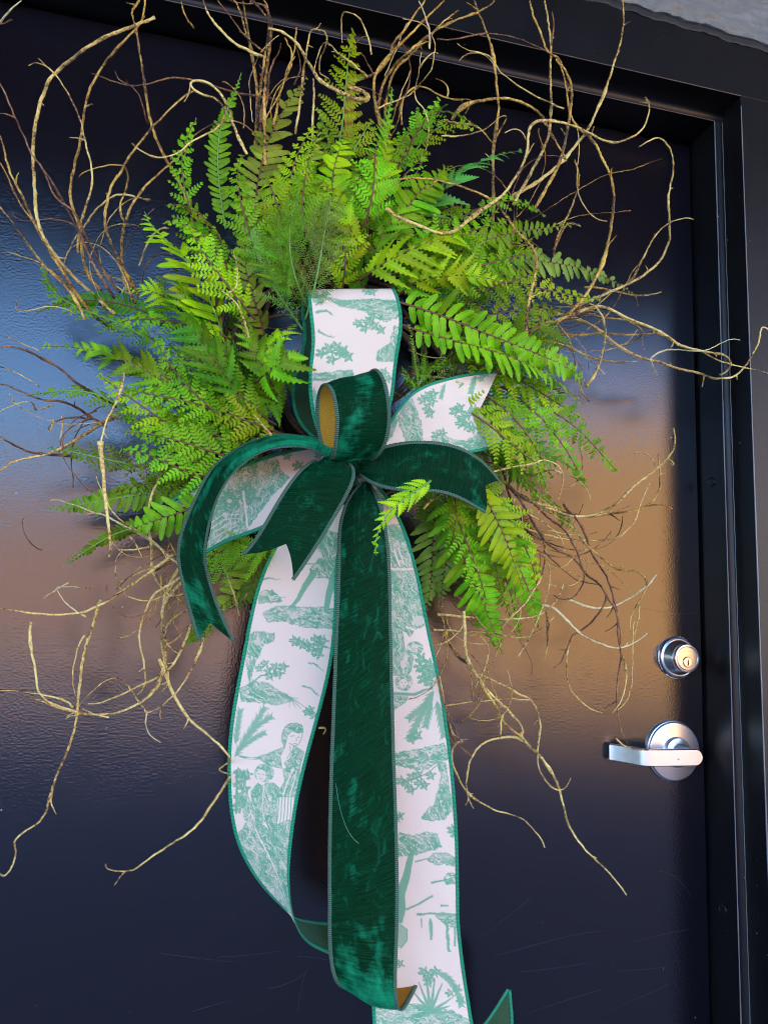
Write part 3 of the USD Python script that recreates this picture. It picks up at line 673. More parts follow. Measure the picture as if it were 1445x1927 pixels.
FR = '''
l lime g 120 20 -.11 -.13:610,345 640,260 650,170 657,100 664,56
l lime g 110 20 -.10 -.13:640,420 640,350 620,270 600,205
l lime g 90 18 -.11 -.14:640,330 672,270 700,225
b olive n 95 17 -.09 -.12:467,480 480,380 500,280 535,205 577,143
b olive n 85 17 -.10 -.13:505,560 520,480 545,380 580,300 603,225
b fresh g 48 11 -.09 -.11:425,430 412,340 412,260 428,205 454,136
l lime n 85 18 -.10 -.13:390,500 362,410 345,340 345,280 371,222
j fresh g 66 15 -.12 -.14:735,350 722,290 728,230 737,163
l lime n 85 17 -.11 -.14:740,330 785,250 820,212 860,215 897,238
l lime n 80 17 -.10 -.12:735,340 770,270 800,225 826,183
j lime n 110 22 -.14 -.16:690,440 705,370 720,310 735,232
j blue n 125 26 -.12 -.15:760,430 815,375 870,325 925,295 982,283
l green n 60 15 -.10 -.11:850,420 905,390 960,378 1027,408
b fresh n 66 15 -.13 -.13:700,515 800,500 880,465 970,437 1090,421
b grey n 62 15 -.11 -.11:830,545 920,490 1010,490 1110,510 1197,557
l lime n 80 16 -.13 -.13:840,545 930,530 1030,545 1132,562
b fresh n 84 17 -.20 -.15:735,565 820,590 910,625 1010,665 1080,700 1106,730
b fresh n 72 16 -.19 -.15:755,610 850,640 950,668 1040,712 1102,765
l lime n 130 21 -.15 -.13:880,690 960,735 1050,780 1110,830 1160,886
l lime n 105 18 -.15 -.13:870,700 970,745 1050,825 1102,917
l lime n 100 18 -.17 -.14:850,680 940,700 1020,740 1100,790
j deep n 105 20 -.12 -.11:880,760 950,815 1030,855 1090,890
j green n 80 18 -.13 -.11:900,780 945,850 985,900 1010,950
b green g 58 13 -.10 -.08:920,830 980,895 1050,960 1097,1015
l lime n 95 17 -.14 -.14:800,575 880,552 960,530 1015,505
l lime n 100 18 -.13 -.13:840,600 930,590 1010,580 1062,590
l lime n 90 17 -.14 -.13:780,500 860,505 930,500 990,520
b grey n 78 16 -.11 -.08:825,900 815,990 812,1080 800,1155
b fresh n 98 17 -.13 -.09:835,920 868,1040 910,1140 945,1232
b fresh n 84 16 -.12 -.09:920,930 955,1020 990,1100 1013,1182
l lime n 66 15 -.16 -.14:845,900 858,960 845,1032
l lime n 90 17 -.11 -.08:880,920 925,1020 958,1110 980,1205
j lime g 62 17 -.25 -.26:810,905 765,935 725,975 708,1045
l green n 80 17 -.12 -.10:780,890 805,950 830,1010
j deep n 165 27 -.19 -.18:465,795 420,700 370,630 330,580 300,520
j green n 125 24 -.16 -.14:350,760 280,700 200,665 78,651
j fresh n 130 26 -.13 -.15:470,800 490,700 470,620 430,540
b lime g 118 19 -.14 -.13:430,700 405,590 350,490 300,440 272,398
j lime n 70 17 -.13 -.14:340,585 290,550 228,548
l green g 78 16 -.10 -.11:300,660 190,595 115,560 80,490
b deep n 48 13 -.10 -.10:330,615 240,575 150,565 64,592
l fresh g 80 16 -.13 -.12:260,810 190,745 125,735 53,745
l lime n 115 20 -.15 -.14:420,860 320,800 240,745 185,705
l green g 66 15 -.11 -.10:270,880 180,860 90,842
l lime n 110 18 -.15 -.13:500,880 400,850 320,825 235,815
l lime n 100 18 -.16 -.14:480,830 400,800 330,790 270,780
b fresh g 68 16 -.11 -.08:360,925 265,930 180,945 86,957
l green n 62 15 -.10 -.08:370,900 280,910 203,930
b green g 36 11 -.08 -.06:330,990 230,1000 175,1028 117,1067
a green g 120 9 -.11 -.09:500,1020 440,1050 385,1085
b olive n 84 16 -.09 -.09:530,1030 475,1085 430,1130 405,1150
l lime g 46 14 -.09 -.08:400,1165 375,1190 350,1212
a deep g 150 9 -.17 -.19:590,590 550,500 545,440 560,370
a grey g 140 9 -.18 -.19:575,600 600,500 610,440 625,370
a grey g 130 9 -.17 -.18:570,620 510,530 485,480 480,430
b olive n 66 15 -.12 -.14:500,640 480,570 462,500 470,420
l lime n 105 18 -.12 -.14:470,560 420,490 380,440 305,420
l lime n 100 18 -.12 -.13:450,540 420,460 370,400 310,385
l lime n 100 18 -.13 -.15:645,470 662,380 690,300
l lime n 95 18 -.14 -.15:690,480 690,400 665,325
j lime n 150 26 -.16 -.17:680,525 750,480 830,450 905,440
j fresh n 110 22 -.14 -.16:700,520 720,440 765,380 800,350
l fresh n 90 18 -.13 -.14:600,480 620,400 600,330
a green g 120 9 -.12 -.13:770,690 830,690 900,685
l lime n 100 18 -.15 -.14:950,650 1000,620 1050,610
l lime n 95 18 -.17 -.15:540,820 460,790 380,760
j fresh n 95 22 -.16 -.18:480,720 530,680 562,655
j lime n 80 20 -.15 -.17:470,690 520,640 556,610
b green n 80 16 -.09 -.10:700,560 640,470 600,400 560,330
l green n 100 18 -.09 -.10:560,560 480,430 440,370
l green n 110 18 -.08 -.10:760,600 850,560 920,540
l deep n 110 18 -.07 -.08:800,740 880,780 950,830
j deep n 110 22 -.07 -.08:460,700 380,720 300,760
l green n 100 18 -.08 -.08:480,900 400,930 320,960
l deep n 110 18 -.06 -.06:700,420 760,380 820,350
j green n 100 22 -.09 -.10:760,720 840,730 930,745
j fresh n 120 24 -.12 -.14:560,660 520,740 480,800 430,850
l lime n 90 17 -.12 -.13:860,470 940,455 1010,470
l fresh n 90 17 -.12 -.12:520,900 440,905 380,890
j fresh n 100 22 -.13 -.15:400,620 350,560 330,500
l lime n 90 17 -.13 -.14:540,450 520,380 500,330
l lime n 105 18 -.16 -.15:480,780 380,740 290,700 215,672
l fresh n 95 18 -.14 -.13:440,640 350,610 270,600 205,615
l lime n 100 18 -.17 -.16:520,800 470,760 420,700 400,640
l lime n 105 18 -.16 -.14:500,870 440,830 350,800 290,735
l fresh n 95 17 -.13 -.11:440,930 360,900 290,880 215,885
l lime n 90 17 -.15 -.14:460,900 420,880 360,870 300,890
l green n 95 18 -.12 -.11:480,720 400,700 320,660 260,620
j deep n 115 23 -.13 -.15:500,740 440,690 400,650 350,640
j green n 110 23 -.14 -.15:520,760 500,700 470,650 460,590
l lime n 95 17 -.13 -.14:560,430 545,360 560,290 590,235
l lime n 95 17 -.13 -.14:700,430 730,370 770,320 800,290
l fresh n 90 17 -.12 -.13:640,380 690,330 735,290 770,240
b lime n 80 16 -.14 -.14:640,440 625,370 630,310 655,250
l lime n 100 18 -.16 -.15:770,560 850,530 910,500 950,470
l lime n 95 18 -.15 -.14:900,640 970,650 1030,670 1085,690
l lime n 105 18 -.16 -.14:900,740 960,780 1000,830 1040,900
l fresh n 95 17 -.14 -.12:860,760 930,800 990,850 1030,930
b fresh n 76 16 -.14 -.10:890,930 920,1010 935,1080 960,1160
b grey n 70 15 -.12 -.09:870,910 850,1000 835,1080 830,1140
l lime n 85 17 -.12 -.09:900,920 960,980 1000,1060 1010,1120
l fresh n 85 17 -.12 -.10:470,1000 430,1030 380,1050 330,1040
b green n 74 16 -.08 -.08:540,1000 490,1060 470,1110 450,1150
a green g 120 9 -.12 -.10:540,1010 480,1030 420,1040
j lime n 100 23 -.16 -.17:700,470 660,430 640,380 600,350
j fresh n 110 23 -.15 -.16:740,560 790,500 800,440 790,400
a green g 110 9 -.15 -.15:770,760 790,720 800,680
l lime g 70 15 -.11 -.12:760,320 800,260 850,230 890,245
l fresh n 90 17 -.11 -.10:840,900 900,870 960,880 1020,900
l fresh n 100 18 -.17 -.15:470,820 400,770 330,700 290,620
l lime n 100 18 -.16 -.15:480,600 430,540 380,470 350,410
l fresh n 95 18 -.15 -.15:500,520 470,440 450,360 455,290
j fresh n 105 22 -.17 -.17:560,560 530,500 520,440 530,380
l fresh n 95 17 -.16 -.15:590,470 570,400 575,330 590,260
l lime n 95 17 -.17 -.16:680,430 700,370 705,310 715,260
b fresh n 80 16 -.16 -.16:720,470 760,400 800,350 850,310
l lime n 100 18 -.17 -.15:770,510 830,460 900,430 960,410
l fresh n 100 18 -.18 -.16:800,540 870,510 940,490 1010,470
j lime n 105 22 -.18 -.17:760,540 830,520 900,520 960,540
l fresh n 105 18 -.18 -.15:820,650 900,670 980,700 1060,740
l lime n 105 18 -.18 -.15:850,760 920,800 980,850 1030,880
l fresh n 100 18 -.16 -.13:850,860 900,910 950,970 990,1040
b lime n 84 16 -.16 -.12:880,900 925,960 960,1040 985,1110
l fresh n 95 18 -.15 -.11:840,920 870,1000 900,1080 920,1160
l lime n 100 18 -.17 -.15:440,790 370,760 300,745 235,730
l fresh n 100 18 -.17 -.14:450,850 370,830 290,800 225,790
l lime n 95 18 -.15 -.13:430,890 360,890 290,860 225,850
b green n 74 16 -.14 -.11:420,930 350,960 290,980 240,1000
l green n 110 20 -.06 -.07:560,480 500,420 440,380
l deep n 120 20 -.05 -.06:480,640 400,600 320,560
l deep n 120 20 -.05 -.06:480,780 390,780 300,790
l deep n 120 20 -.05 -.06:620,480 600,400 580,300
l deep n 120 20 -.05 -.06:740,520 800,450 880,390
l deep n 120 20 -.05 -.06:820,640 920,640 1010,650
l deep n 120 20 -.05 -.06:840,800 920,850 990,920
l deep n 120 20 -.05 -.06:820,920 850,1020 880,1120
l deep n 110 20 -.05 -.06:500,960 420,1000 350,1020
l lime n 110 19 -.14 -.15:640,560 650,490 640,420
l fresh n 90 17 -.12 -.12:780,450 830,400 870,390
'''
MN = {'lime': 'fern_lime', 'fresh': 'fern_fresh', 'green': 'fern_green', 'deep': 'fern_deep', 'olive': 'fern_olive', 'grey': 'fern_grey', 'blue': 'fern_blue'}
built = []
for ln in FR.strip().split('\n'):
    h, p = ln.split(':'); k, mn, st, w, g, y0, y1 = h.split()
    if mn == 'lime' and k == 'l': mn = ('lime', 'fresh', 'lime', 'green', 'fresh')[len(built) % 5]        # the plants differ from clump to clump
    built.append((ln,) + frond((k, MN[mn], st, float(w), float(g), float(y0), float(y1), [[float(a) for a in q.split(',')] for q in p.split()])))
sizes = sorted((s for b in built for s, _ in b[2]), reverse=True)
cut = sizes[min(300, len(sizes) - 1)]
for ln, stem, own, small, ml, ms in built:
    if len(small) > 60:
        base = join(small + [mm for s, mm in own if s <= cut])
        fp = obj('fern_frond', (base[0], base[1]), ml, wreath, smooth=True, uv=base[2])
        obj('stem', (stem[0], stem[1]), ms, fp, smooth=True)
    else:
        fp = obj('fern_frond', (stem[0], stem[1]), ms, wreath, smooth=True)
        rest = small + [mm for s, mm in own if s <= cut]
        if rest:
            base = join(rest); tag(obj('small_leaflets', (base[0], base[1]), ml, fp, smooth=True, uv=base[2]), kind='stuff')
    for s, mm in own:
        if s > cut: obj('leaflet', (mm[0], mm[1]), ml, fp, smooth=True, uv=mm[2])
print('twigs', len(TW.strip().split('\n')), 'fronds', len(built), 'leaflets', len(sizes))

# ------------------------------------------------------------------ the bow
def fabric_nodes():
    return {'g': ('geometry', {}), 'u': ('uvmap', {'attribute': 'st'}), 'ink': ('attribute', {'attribute': 'ink'}),
        'm1': ('mapping', {'scale': (2600.0, 900.0, 1.0)}), 'm2': ('mapping', {'scale': (900.0, 2600.0, 1.0)}),
        'w1': ('noise_texture', {'scale': 1.0, 'detail': 1.0}), 'w2': ('noise_texture', {'scale': 1.0, 'detail': 1.0}), 'ws': ('mix_float', {'fac': 0.5}),
        'wr': ('map_range', {'from_min': 0.36, 'from_max': 0.64, 'to_min': 0.0, 'to_max': 1.0, 'clamp': True})}
FL_ = [('u.UV', 'm1.vector'), ('u.UV', 'm2.vector'), ('m1.vector', 'w1.vector'), ('m2.vector', 'w2.vector'), ('w1.fac', 'ws.a'), ('w2.fac', 'ws.b'), ('ws.result', 'wr.value')]
nd = fabric_nodes()
nd.update({'wc': ('mix', {'color1': (0.60, 0.47, 0.38), 'color2': (0.82, 0.65, 0.52)}), 'gc': ('mix', {'color1': (0.055, 0.25, 0.13), 'color2': (0.12, 0.37, 0.215)}),
    'c': ('mix', {}), 'bk': ('mix', {'color2': (0.022, 0.060, 0.022)}), 'b': ('bump', {'strength': 0.25, 'distance': 0.0003}), 'p': ('principled_bsdf', {'roughness': 0.85, 'specular_ior_level': 0.2, 'sheen_weight': 0.1})})
mat('toile', nd, FL_ + [('wr.result', 'wc.fac'), ('wr.result', 'gc.fac'), ('wc.color', 'c.color1'), ('gc.color', 'c.color2'), ('ink.fac', 'c.fac'), ('c.color', 'bk.color1'), ('g.backfacing', 'bk.fac'),
    ('bk.color', 'p.base_color'), ('ws.result', 'b.height'), ('b.normal', 'p.normal')])
def velvet(name, deep, sheen_nap, back):
    mat(name, {'g': ('geometry', {}), 'u': ('uvmap', {'attribute': 'st'}),
        'm1': ('mapping', {'scale': (28.0, 1500.0, 1.0)}), 'rib': ('noise_texture', {'scale': 1.0, 'detail': 3.0, 'roughness': 0.6}),
        'm2': ('mapping', {'scale': (52.0, 36.0, 1.0)}), 'cr': ('noise_texture', {'scale': 1.0, 'detail': 5.0, 'roughness': 0.62, 'distortion': 1.2}),
        'm3': ('mapping', {'scale': (700.0, 900.0, 1.0)}), 'fz': ('noise_texture', {'scale': 1.0, 'detail': 2.0}),
        'r1': ('map_range', {'from_min': 0.42, 'from_max': 0.72, 'to_min': 0.0, 'to_max': 0.15, 'clamp': True}),
        'r2': ('map_range', {'from_min': 0.56, 'from_max': 0.78, 'to_min': 0.0, 'to_max': 0.3, 'clamp': True}),
        'r3': ('map_range', {'from_min': 0.3, 'from_max': 0.7, 'to_min': 0.6, 'to_max': 1.4}),
        'sheen_nap': ('attribute', {'attribute': 'sheen_nap'}), 'nm': ('math', {'math_type': 'multiply', 'value2': 0.9}), 'sm0': ('math', {'math_type': 'add', 'use_clamp': True}), 'sm': ('math', {'math_type': 'add', 'use_clamp': True}), 'c': ('mix', {'color1': deep, 'color2': sheen_nap}), 'vv': ('hsv', {}), 'bk': ('mix', {'color2': back}),
        'b': ('bump', {'strength': 0.5, 'distance': 0.0006}), 'bh': ('math', {'math_type': 'add'}),
        'sb': ('math', {'math_type': 'subtract', 'value1': 1.0}), 'sw': ('math', {'math_type': 'multiply', 'value2': 0.32}),
        'p': ('principled_bsdf', {'roughness': 0.62, 'specular_ior_level': 0.04, 'sheen_weight': 0.4, 'sheen_roughness': 0.22, 'sheen_tint': (0.03, 0.8, 0.45)})},
        [('u.UV', 'm1.vector'), ('m1.vector', 'rib.vector'), ('u.UV', 'm2.vector'), ('m2.vector', 'cr.vector'), ('u.UV', 'm3.vector'), ('m3.vector', 'fz.vector'), ('sheen_nap.fac', 'nm.value1'), ('nm.value', 'sm0.value2'), ('sm.value', 'sm0.value1'), ('rib.fac', 'r1.value'), ('cr.fac', 'r2.value'), ('fz.fac', 'r3.value'),
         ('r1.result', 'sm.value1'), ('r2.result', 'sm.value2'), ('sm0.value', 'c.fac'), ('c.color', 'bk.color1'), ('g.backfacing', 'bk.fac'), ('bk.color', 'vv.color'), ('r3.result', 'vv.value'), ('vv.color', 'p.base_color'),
         ('rib.fac', 'bh.value1'), ('cr.fac', 'bh.value2'), ('bh.value', 'b.height'), ('b.normal', 'p.normal'), ('g.backfacing', 'sb.value2'), ('sb.value', 'sw.value1'), ('sw.value', 'p.sheen_weight')])
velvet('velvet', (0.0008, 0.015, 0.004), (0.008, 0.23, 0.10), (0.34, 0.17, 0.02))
def stitch(name, c1, c2, pitch):
    mat(name, {'u': ('uvmap', {'attribute': 'st'}), 'm': ('mapping', {'scale': (0.6, 1.0 / pitch, 1.0)}), 'w': ('wave_texture', {'wave_type': 'bands', 'bands_direction': 'y', 'scale': 0.314, 'distortion': 0.6}),
        'c': ('mix', {'color1': c1, 'color2': c2}), 'b': ('bump', {'strength': 0.8, 'distance': 0.001}), 'p': ('principled_bsdf', {'roughness': 0.55})},
        [('u.UV', 'm.vector'), ('m.vector', 'w.vector'), ('w.fac', 'c.fac'), ('c.color', 'p.base_color'), ('w.fac', 'b.height'), ('b.normal', 'p.normal')])
stitch('stitch_green', (0.0, 0.12, 0.05), (0.02, 0.42, 0.20), 0.0016)
stitch('stitch_dark', (0.012, 0.055, 0.035), (0.09, 0.15, 0.085), 0.0022)

class Ink:
    """how strongly the green print covers each place of a ribbon"""
    def __init__(s, X, Y):
        s.shape = X.shape; s.x0, s.y0 = X.copy(), Y.copy()
        q = np.stack([X * 0.12, Y * 0.12, 0 * X], -1)
        wx, wy = meshkit.fbm(q, 3, 31) - 0.5, meshkit.fbm(q, 3, 32) - 0.5
        q2 = np.stack([X * 0.35, Y * 0.35, 0 * X], -1)
        wx2, wy2 = meshkit.fbm(q2, 2, 33) - 0.5, meshkit.fbm(q2, 2, 34) - 0.5
        s.X, s.Y = X + 4 * wx + 4 * wx2, Y + 4 * wy + 4 * wy2           # engraved outlines are never straight
        s.fx, s.fy = X + 1.6 * wx, Y + 1.6 * wy
        s.a = np.zeros(X.shape)
        s.wx, s.wy = wx, wy
    def tone(s, ang, f=0.22, seed=1):
        """engraver's hatching along a direction: light streaks in the green"""
        c, n = math.cos(ang), math.sin(ang)
        U, V = (s.x0 * c + s.y0 * n + 16 * s.wx), (-s.x0 * n + s.y0 * c + 16 * s.wy)
        h = meshkit.fbm(np.stack([U * f * 0.25, V * f * 3.2, 0 * U], -1), 2, seed)
        b = meshkit.fbm(np.stack([U * 0.05, V * 0.07, 0 * U], -1), 2, seed + 3)
        return np.clip(0.95 - 3.4 * np.clip(h - 0.47, 0, 1) - 0.8 * np.clip(b - 0.5, 0, 1), 0.14, 1)
    def put(s, msk, val): s.a = np.where(msk, np.maximum(s.a, val) if np.ndim(val) else val, s.a)
    def poly(s, p, ang=0.3, f=0.22, fine=False, val=None):
        P = [(float(a), float(b)) for a, b in (q.split(',') for q in p.split())]
        X, Y = (s.fx, s.fy) if fine else (s.X, s.Y)
        ins = np.zeros(s.shape, bool); j = len(P) - 1
        for i in range(len(P)):
            (xi, yi), (xj, yj) = P[i], P[j]
            if yi != yj: ins ^= ((yi > Y) != (yj > Y)) & (X < (xj - xi) * (Y - yi) / (yj - yi) + xi)
            j = i
        if val is not None: s.a = np.where(ins, val, s.a)
        else:
            t = s.tone(ang, f, int(P[0][0]) % 97); s.a = np.where(ins, np.maximum(s.a, t), s.a)
            D = np.full(s.shape, 9.0)          # the engraver's outline
            for i in range(len(P)):
                a, b = np.array(P[i - 1]), np.array(P[i]); d = b - a
                tt = np.clip(((X - a[0]) * d[0] + (Y - a[1]) * d[1]) / max(d @ d, 1e-6), 0, 1); D = np.minimum(D, np.hypot(X - a[0] - tt * d[0], Y - a[1] - tt * d[1]))
            s.a = np.maximum(s.a, 0.85 * np.clip(1.3 - D, 0, 1))
    def stroke(s, p, w0, w1=None, fine=True, val=0.85):
        P = [(float(a), float(b)) for a, b in (q.split(',') for q in p.split())]; w1 = w0 if w1 is None else w1
        X, Y = (s.fx, s.fy) if fine else (s.X, s.Y); n = len(P) - 1
        for i in range(n):
            a, b = np.array(P[i]), np.array(P[i + 1]); d = b - a; l2 = max(d @ d, 1e-6)
            t = np.clip(((X - a[0]) * d[0] + (Y - a[1]) * d[1]) / l2, 0, 1)
            D = np.hypot(X - a[0] - t * d[0], Y - a[1] - t * d[1]); w = (w0 + (w1 - w0) * (i + t) / n) / 2
            k = np.clip((w - D) / 0.9 + 0.5, 0, 1)
            s.a = np.maximum(s.a, k * val) if val > 0 else s.a * (1 - k)
    def leafy(s, pts, r, ang=0.4):
        for q in pts.split():
            x, y = (float(v) for v in q.split(','))
            dx, dy = s.fx - x, s.fy - y; th = np.arctan2(dy, dx); ph = (x * 7.3 + y * 3.1) % 6.28
            R = r * (0.72 + 0.25 * np.cos(5 * th + ph) + 0.12 * np.cos(9 * th + ph * 2))
            ins = np.hypot(dx * 0.95, dy * 1.05) < R
            vein = np.abs(np.sin(2.5 * th + ph * 0.5)) * np.hypot(dx, dy) < 0.9
            s.a = np.where(ins, np.maximum(s.a, np.where(vein, 0.35, 0.9)), s.a)
    def bough(s, p, w, n=7, ln=10):
        """a hanging branch with small leaves both sides"""
        P = np.array([[float(a) for a in q.split(',')] for q in p.split()]); S = spline(P, n * 3)
        s.stroke(' '.join('%f,%f' % tuple(q) for q in S[::3]), 1.8, 1.0)
        for i in range(1, len(S)):
            t = S[i] - S[i - 1]; t /= max(np.hypot(*t), 1e-6)
            for sg in (-1, 1):
                d = t * 0.8 + sg * np.array([-t[1], t[0]]) * 0.65; e = S[i] + d * ln * (0.6 + 0.5 * ((i * 7 + sg) % 3) / 2)
                s.stroke('%f,%f %f,%f' % (*S[i], *e), w, 1.0, val=0.8)
    def ell(s, x, y, rx, ry, val=None, ang=0.5):
        ins = ((s.fx - x) / rx) ** 2 + ((s.fy - y) / ry) ** 2 < 1
        if val is None: s.a = np.where(ins, np.maximum(s.a, s.tone(ang, 0.3, int(x) % 89)), s.a)
        else: s.a = np.where(ins, val, s.a)
bow = thing('ribbon_bow', 'large bow of dark green velvet and green on white print ribbon, long tails', 'bow')
def ribbon(name, a, b, mat_, edge, fine, notch=0.0, ink=None, crumple=0.0, bulge=0.0, seed=1, flip=False, ew=0.0022, label=None, sheen_nap=None, pleat=0.0):
    """a wired ribbon between its two selvedges, each given as x,y,depth"""
    A = np.array([[float(v) for v in q.split(',')] for q in a.split()]); Bq = np.array([[float(v) for v in q.split(',')] for q in b.split()])
    A3 = np.array([at(*q) for q in A]); B3 = np.array([at(*q) for q in Bq])
    mid = (A3 + B3) / 2; d = np.r_[0, np.cumsum(np.linalg.norm(np.diff(mid, axis=0), axis=1) ** 0.8)]; d /= d[-1]
    sA, sB = make_interp_spline(d, A3, k=3 if len(A) > 3 else 2), make_interp_spline(d, B3, k=3 if len(A) > 3 else 2)
    tt = np.linspace(0, 1, 200); ln = np.linalg.norm(np.diff((sA(tt) + sB(tt)) / 2, axis=0), axis=1).sum(); wd = np.linalg.norm(sB(tt) - sA(tt), axis=1).max()
    nr, nc = int(ln / fine) + 2, int(wd / fine) + 2
    t, w = np.meshgrid(np.linspace(0, 1, nr), np.linspace(0, 1, nc), indexing='ij')
    te = t * (1 - notch * (1 - np.abs(2 * w - 1)))
    P = sA(te) * (1 - w[..., None]) + sB(te) * w[..., None]
    Tn, Sn = np.gradient(P, axis=0), np.gradient(P, axis=1)
    N = np.cross(Tn, Sn); N /= np.maximum(np.linalg.norm(N, axis=-1, keepdims=True), 1e-12)
    if np.mean(np.sum(N[: nr // 4] * (CAM - P[: nr // 4]), -1)) < 0: N = -N
    q = np.stack([w * wd * 22, te * ln * 14, 0 * w], -1)
    disp = bulge * 4 * w * (1 - w) + crumple * (meshkit.fbm(q, 4, seed) - 0.5) * np.minimum(1, 5 * w * (1 - w))
    if pleat: disp = disp + pleat * np.exp(-te / 0.07) * np.cos(2 * np.pi * (2.6 * w + 0.15)) * (0.6 + 0.8 * w)
    wav = 0.0012 * (meshkit.fbm(np.stack([te * ln * 24, w * 2.5, 0 * w], -1), 2, seed + 5) - 0.5) * 2
    P = P + N * (disp + wav)[..., None]
    fcs = q2t(grid_faces(nr, nc))
    g = np.cross(P[1, 0] - P[0, 0], P[0, 1] - P[0, 0]) @ N[0, 0]
    fn = np.cross((P[1:, :-1] - P[:-1, :-1]), (P[:-1, 1:] - P[:-1, :-1])); sgn = np.mean(np.sum(fn * N[:-1, :-1], -1)[: max(2, nr // 4)])
    # grid_faces winds (row, col)->(row, col+1): its normal is -(rows x cols)
    if (sgn > 0) != flip: fcs = fcs[:, ::-1]
    prim = None
    if ink is not None:
        px, py = proj(P.reshape(-1, 3).T[:, :].T) if False else (CX + F_PX * ((P - CAM) @ RT) / ((P - CAM) @ FW), CY - F_PX * ((P - CAM) @ UP) / ((P - CAM) @ FW))
        prim = {'ink': ink(px, py, te, w).ravel()}
    elif mat_ == 'toile': prim = {'ink': np.zeros(nr * nc)}
    if mat_ == 'velvet':            # lit sheen painted as lighter pile on chosen stretches, broken up by crushed-pile noise
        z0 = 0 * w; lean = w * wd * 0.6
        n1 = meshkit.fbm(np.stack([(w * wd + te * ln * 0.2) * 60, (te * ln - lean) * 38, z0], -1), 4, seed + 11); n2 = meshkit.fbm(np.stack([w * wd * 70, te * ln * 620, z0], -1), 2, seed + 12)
        mk = np.interp(te, [q[0] for q in sheen_nap], [q[1] for q in sheen_nap])
        prim = {'sheen_nap': np.clip((0.78 * n1 + 0.22 * n2 - 0.68 + 0.30 * mk) / 0.42, 0, 1).ravel()}
    uv = np.stack([w * wd, te * ln], -1).reshape(-1, 2) + seed * 0.37
    o = obj(name, (P.reshape(-1, 3), fcs), M[mat_], bow, smooth=True, uv=uv, prim=prim)
    if label: tag(o, label)
    k = max(1, int(0.0016 / fine)); ins = max(1, int(ew * 0.75 / fine))
    for col in (ins, nc - 1 - ins):
        E_ = P[::k, col]; Ni = N[::k, col]
        v, f, u2 = tube(E_, ew * (0.92 + 0.2 * meshkit.noise(np.stack([np.arange(len(E_)) * 1.7, E_[:, 0] * 0, E_[:, 0] * 0], 1), seed)), 8, ell=0.42, up=Ni)
        obj('wired_edge', (v, f), M[edge], o, smooth=True, uv=u2)
    return o
def hidden_print(I, X, Y, t, w):
    return I
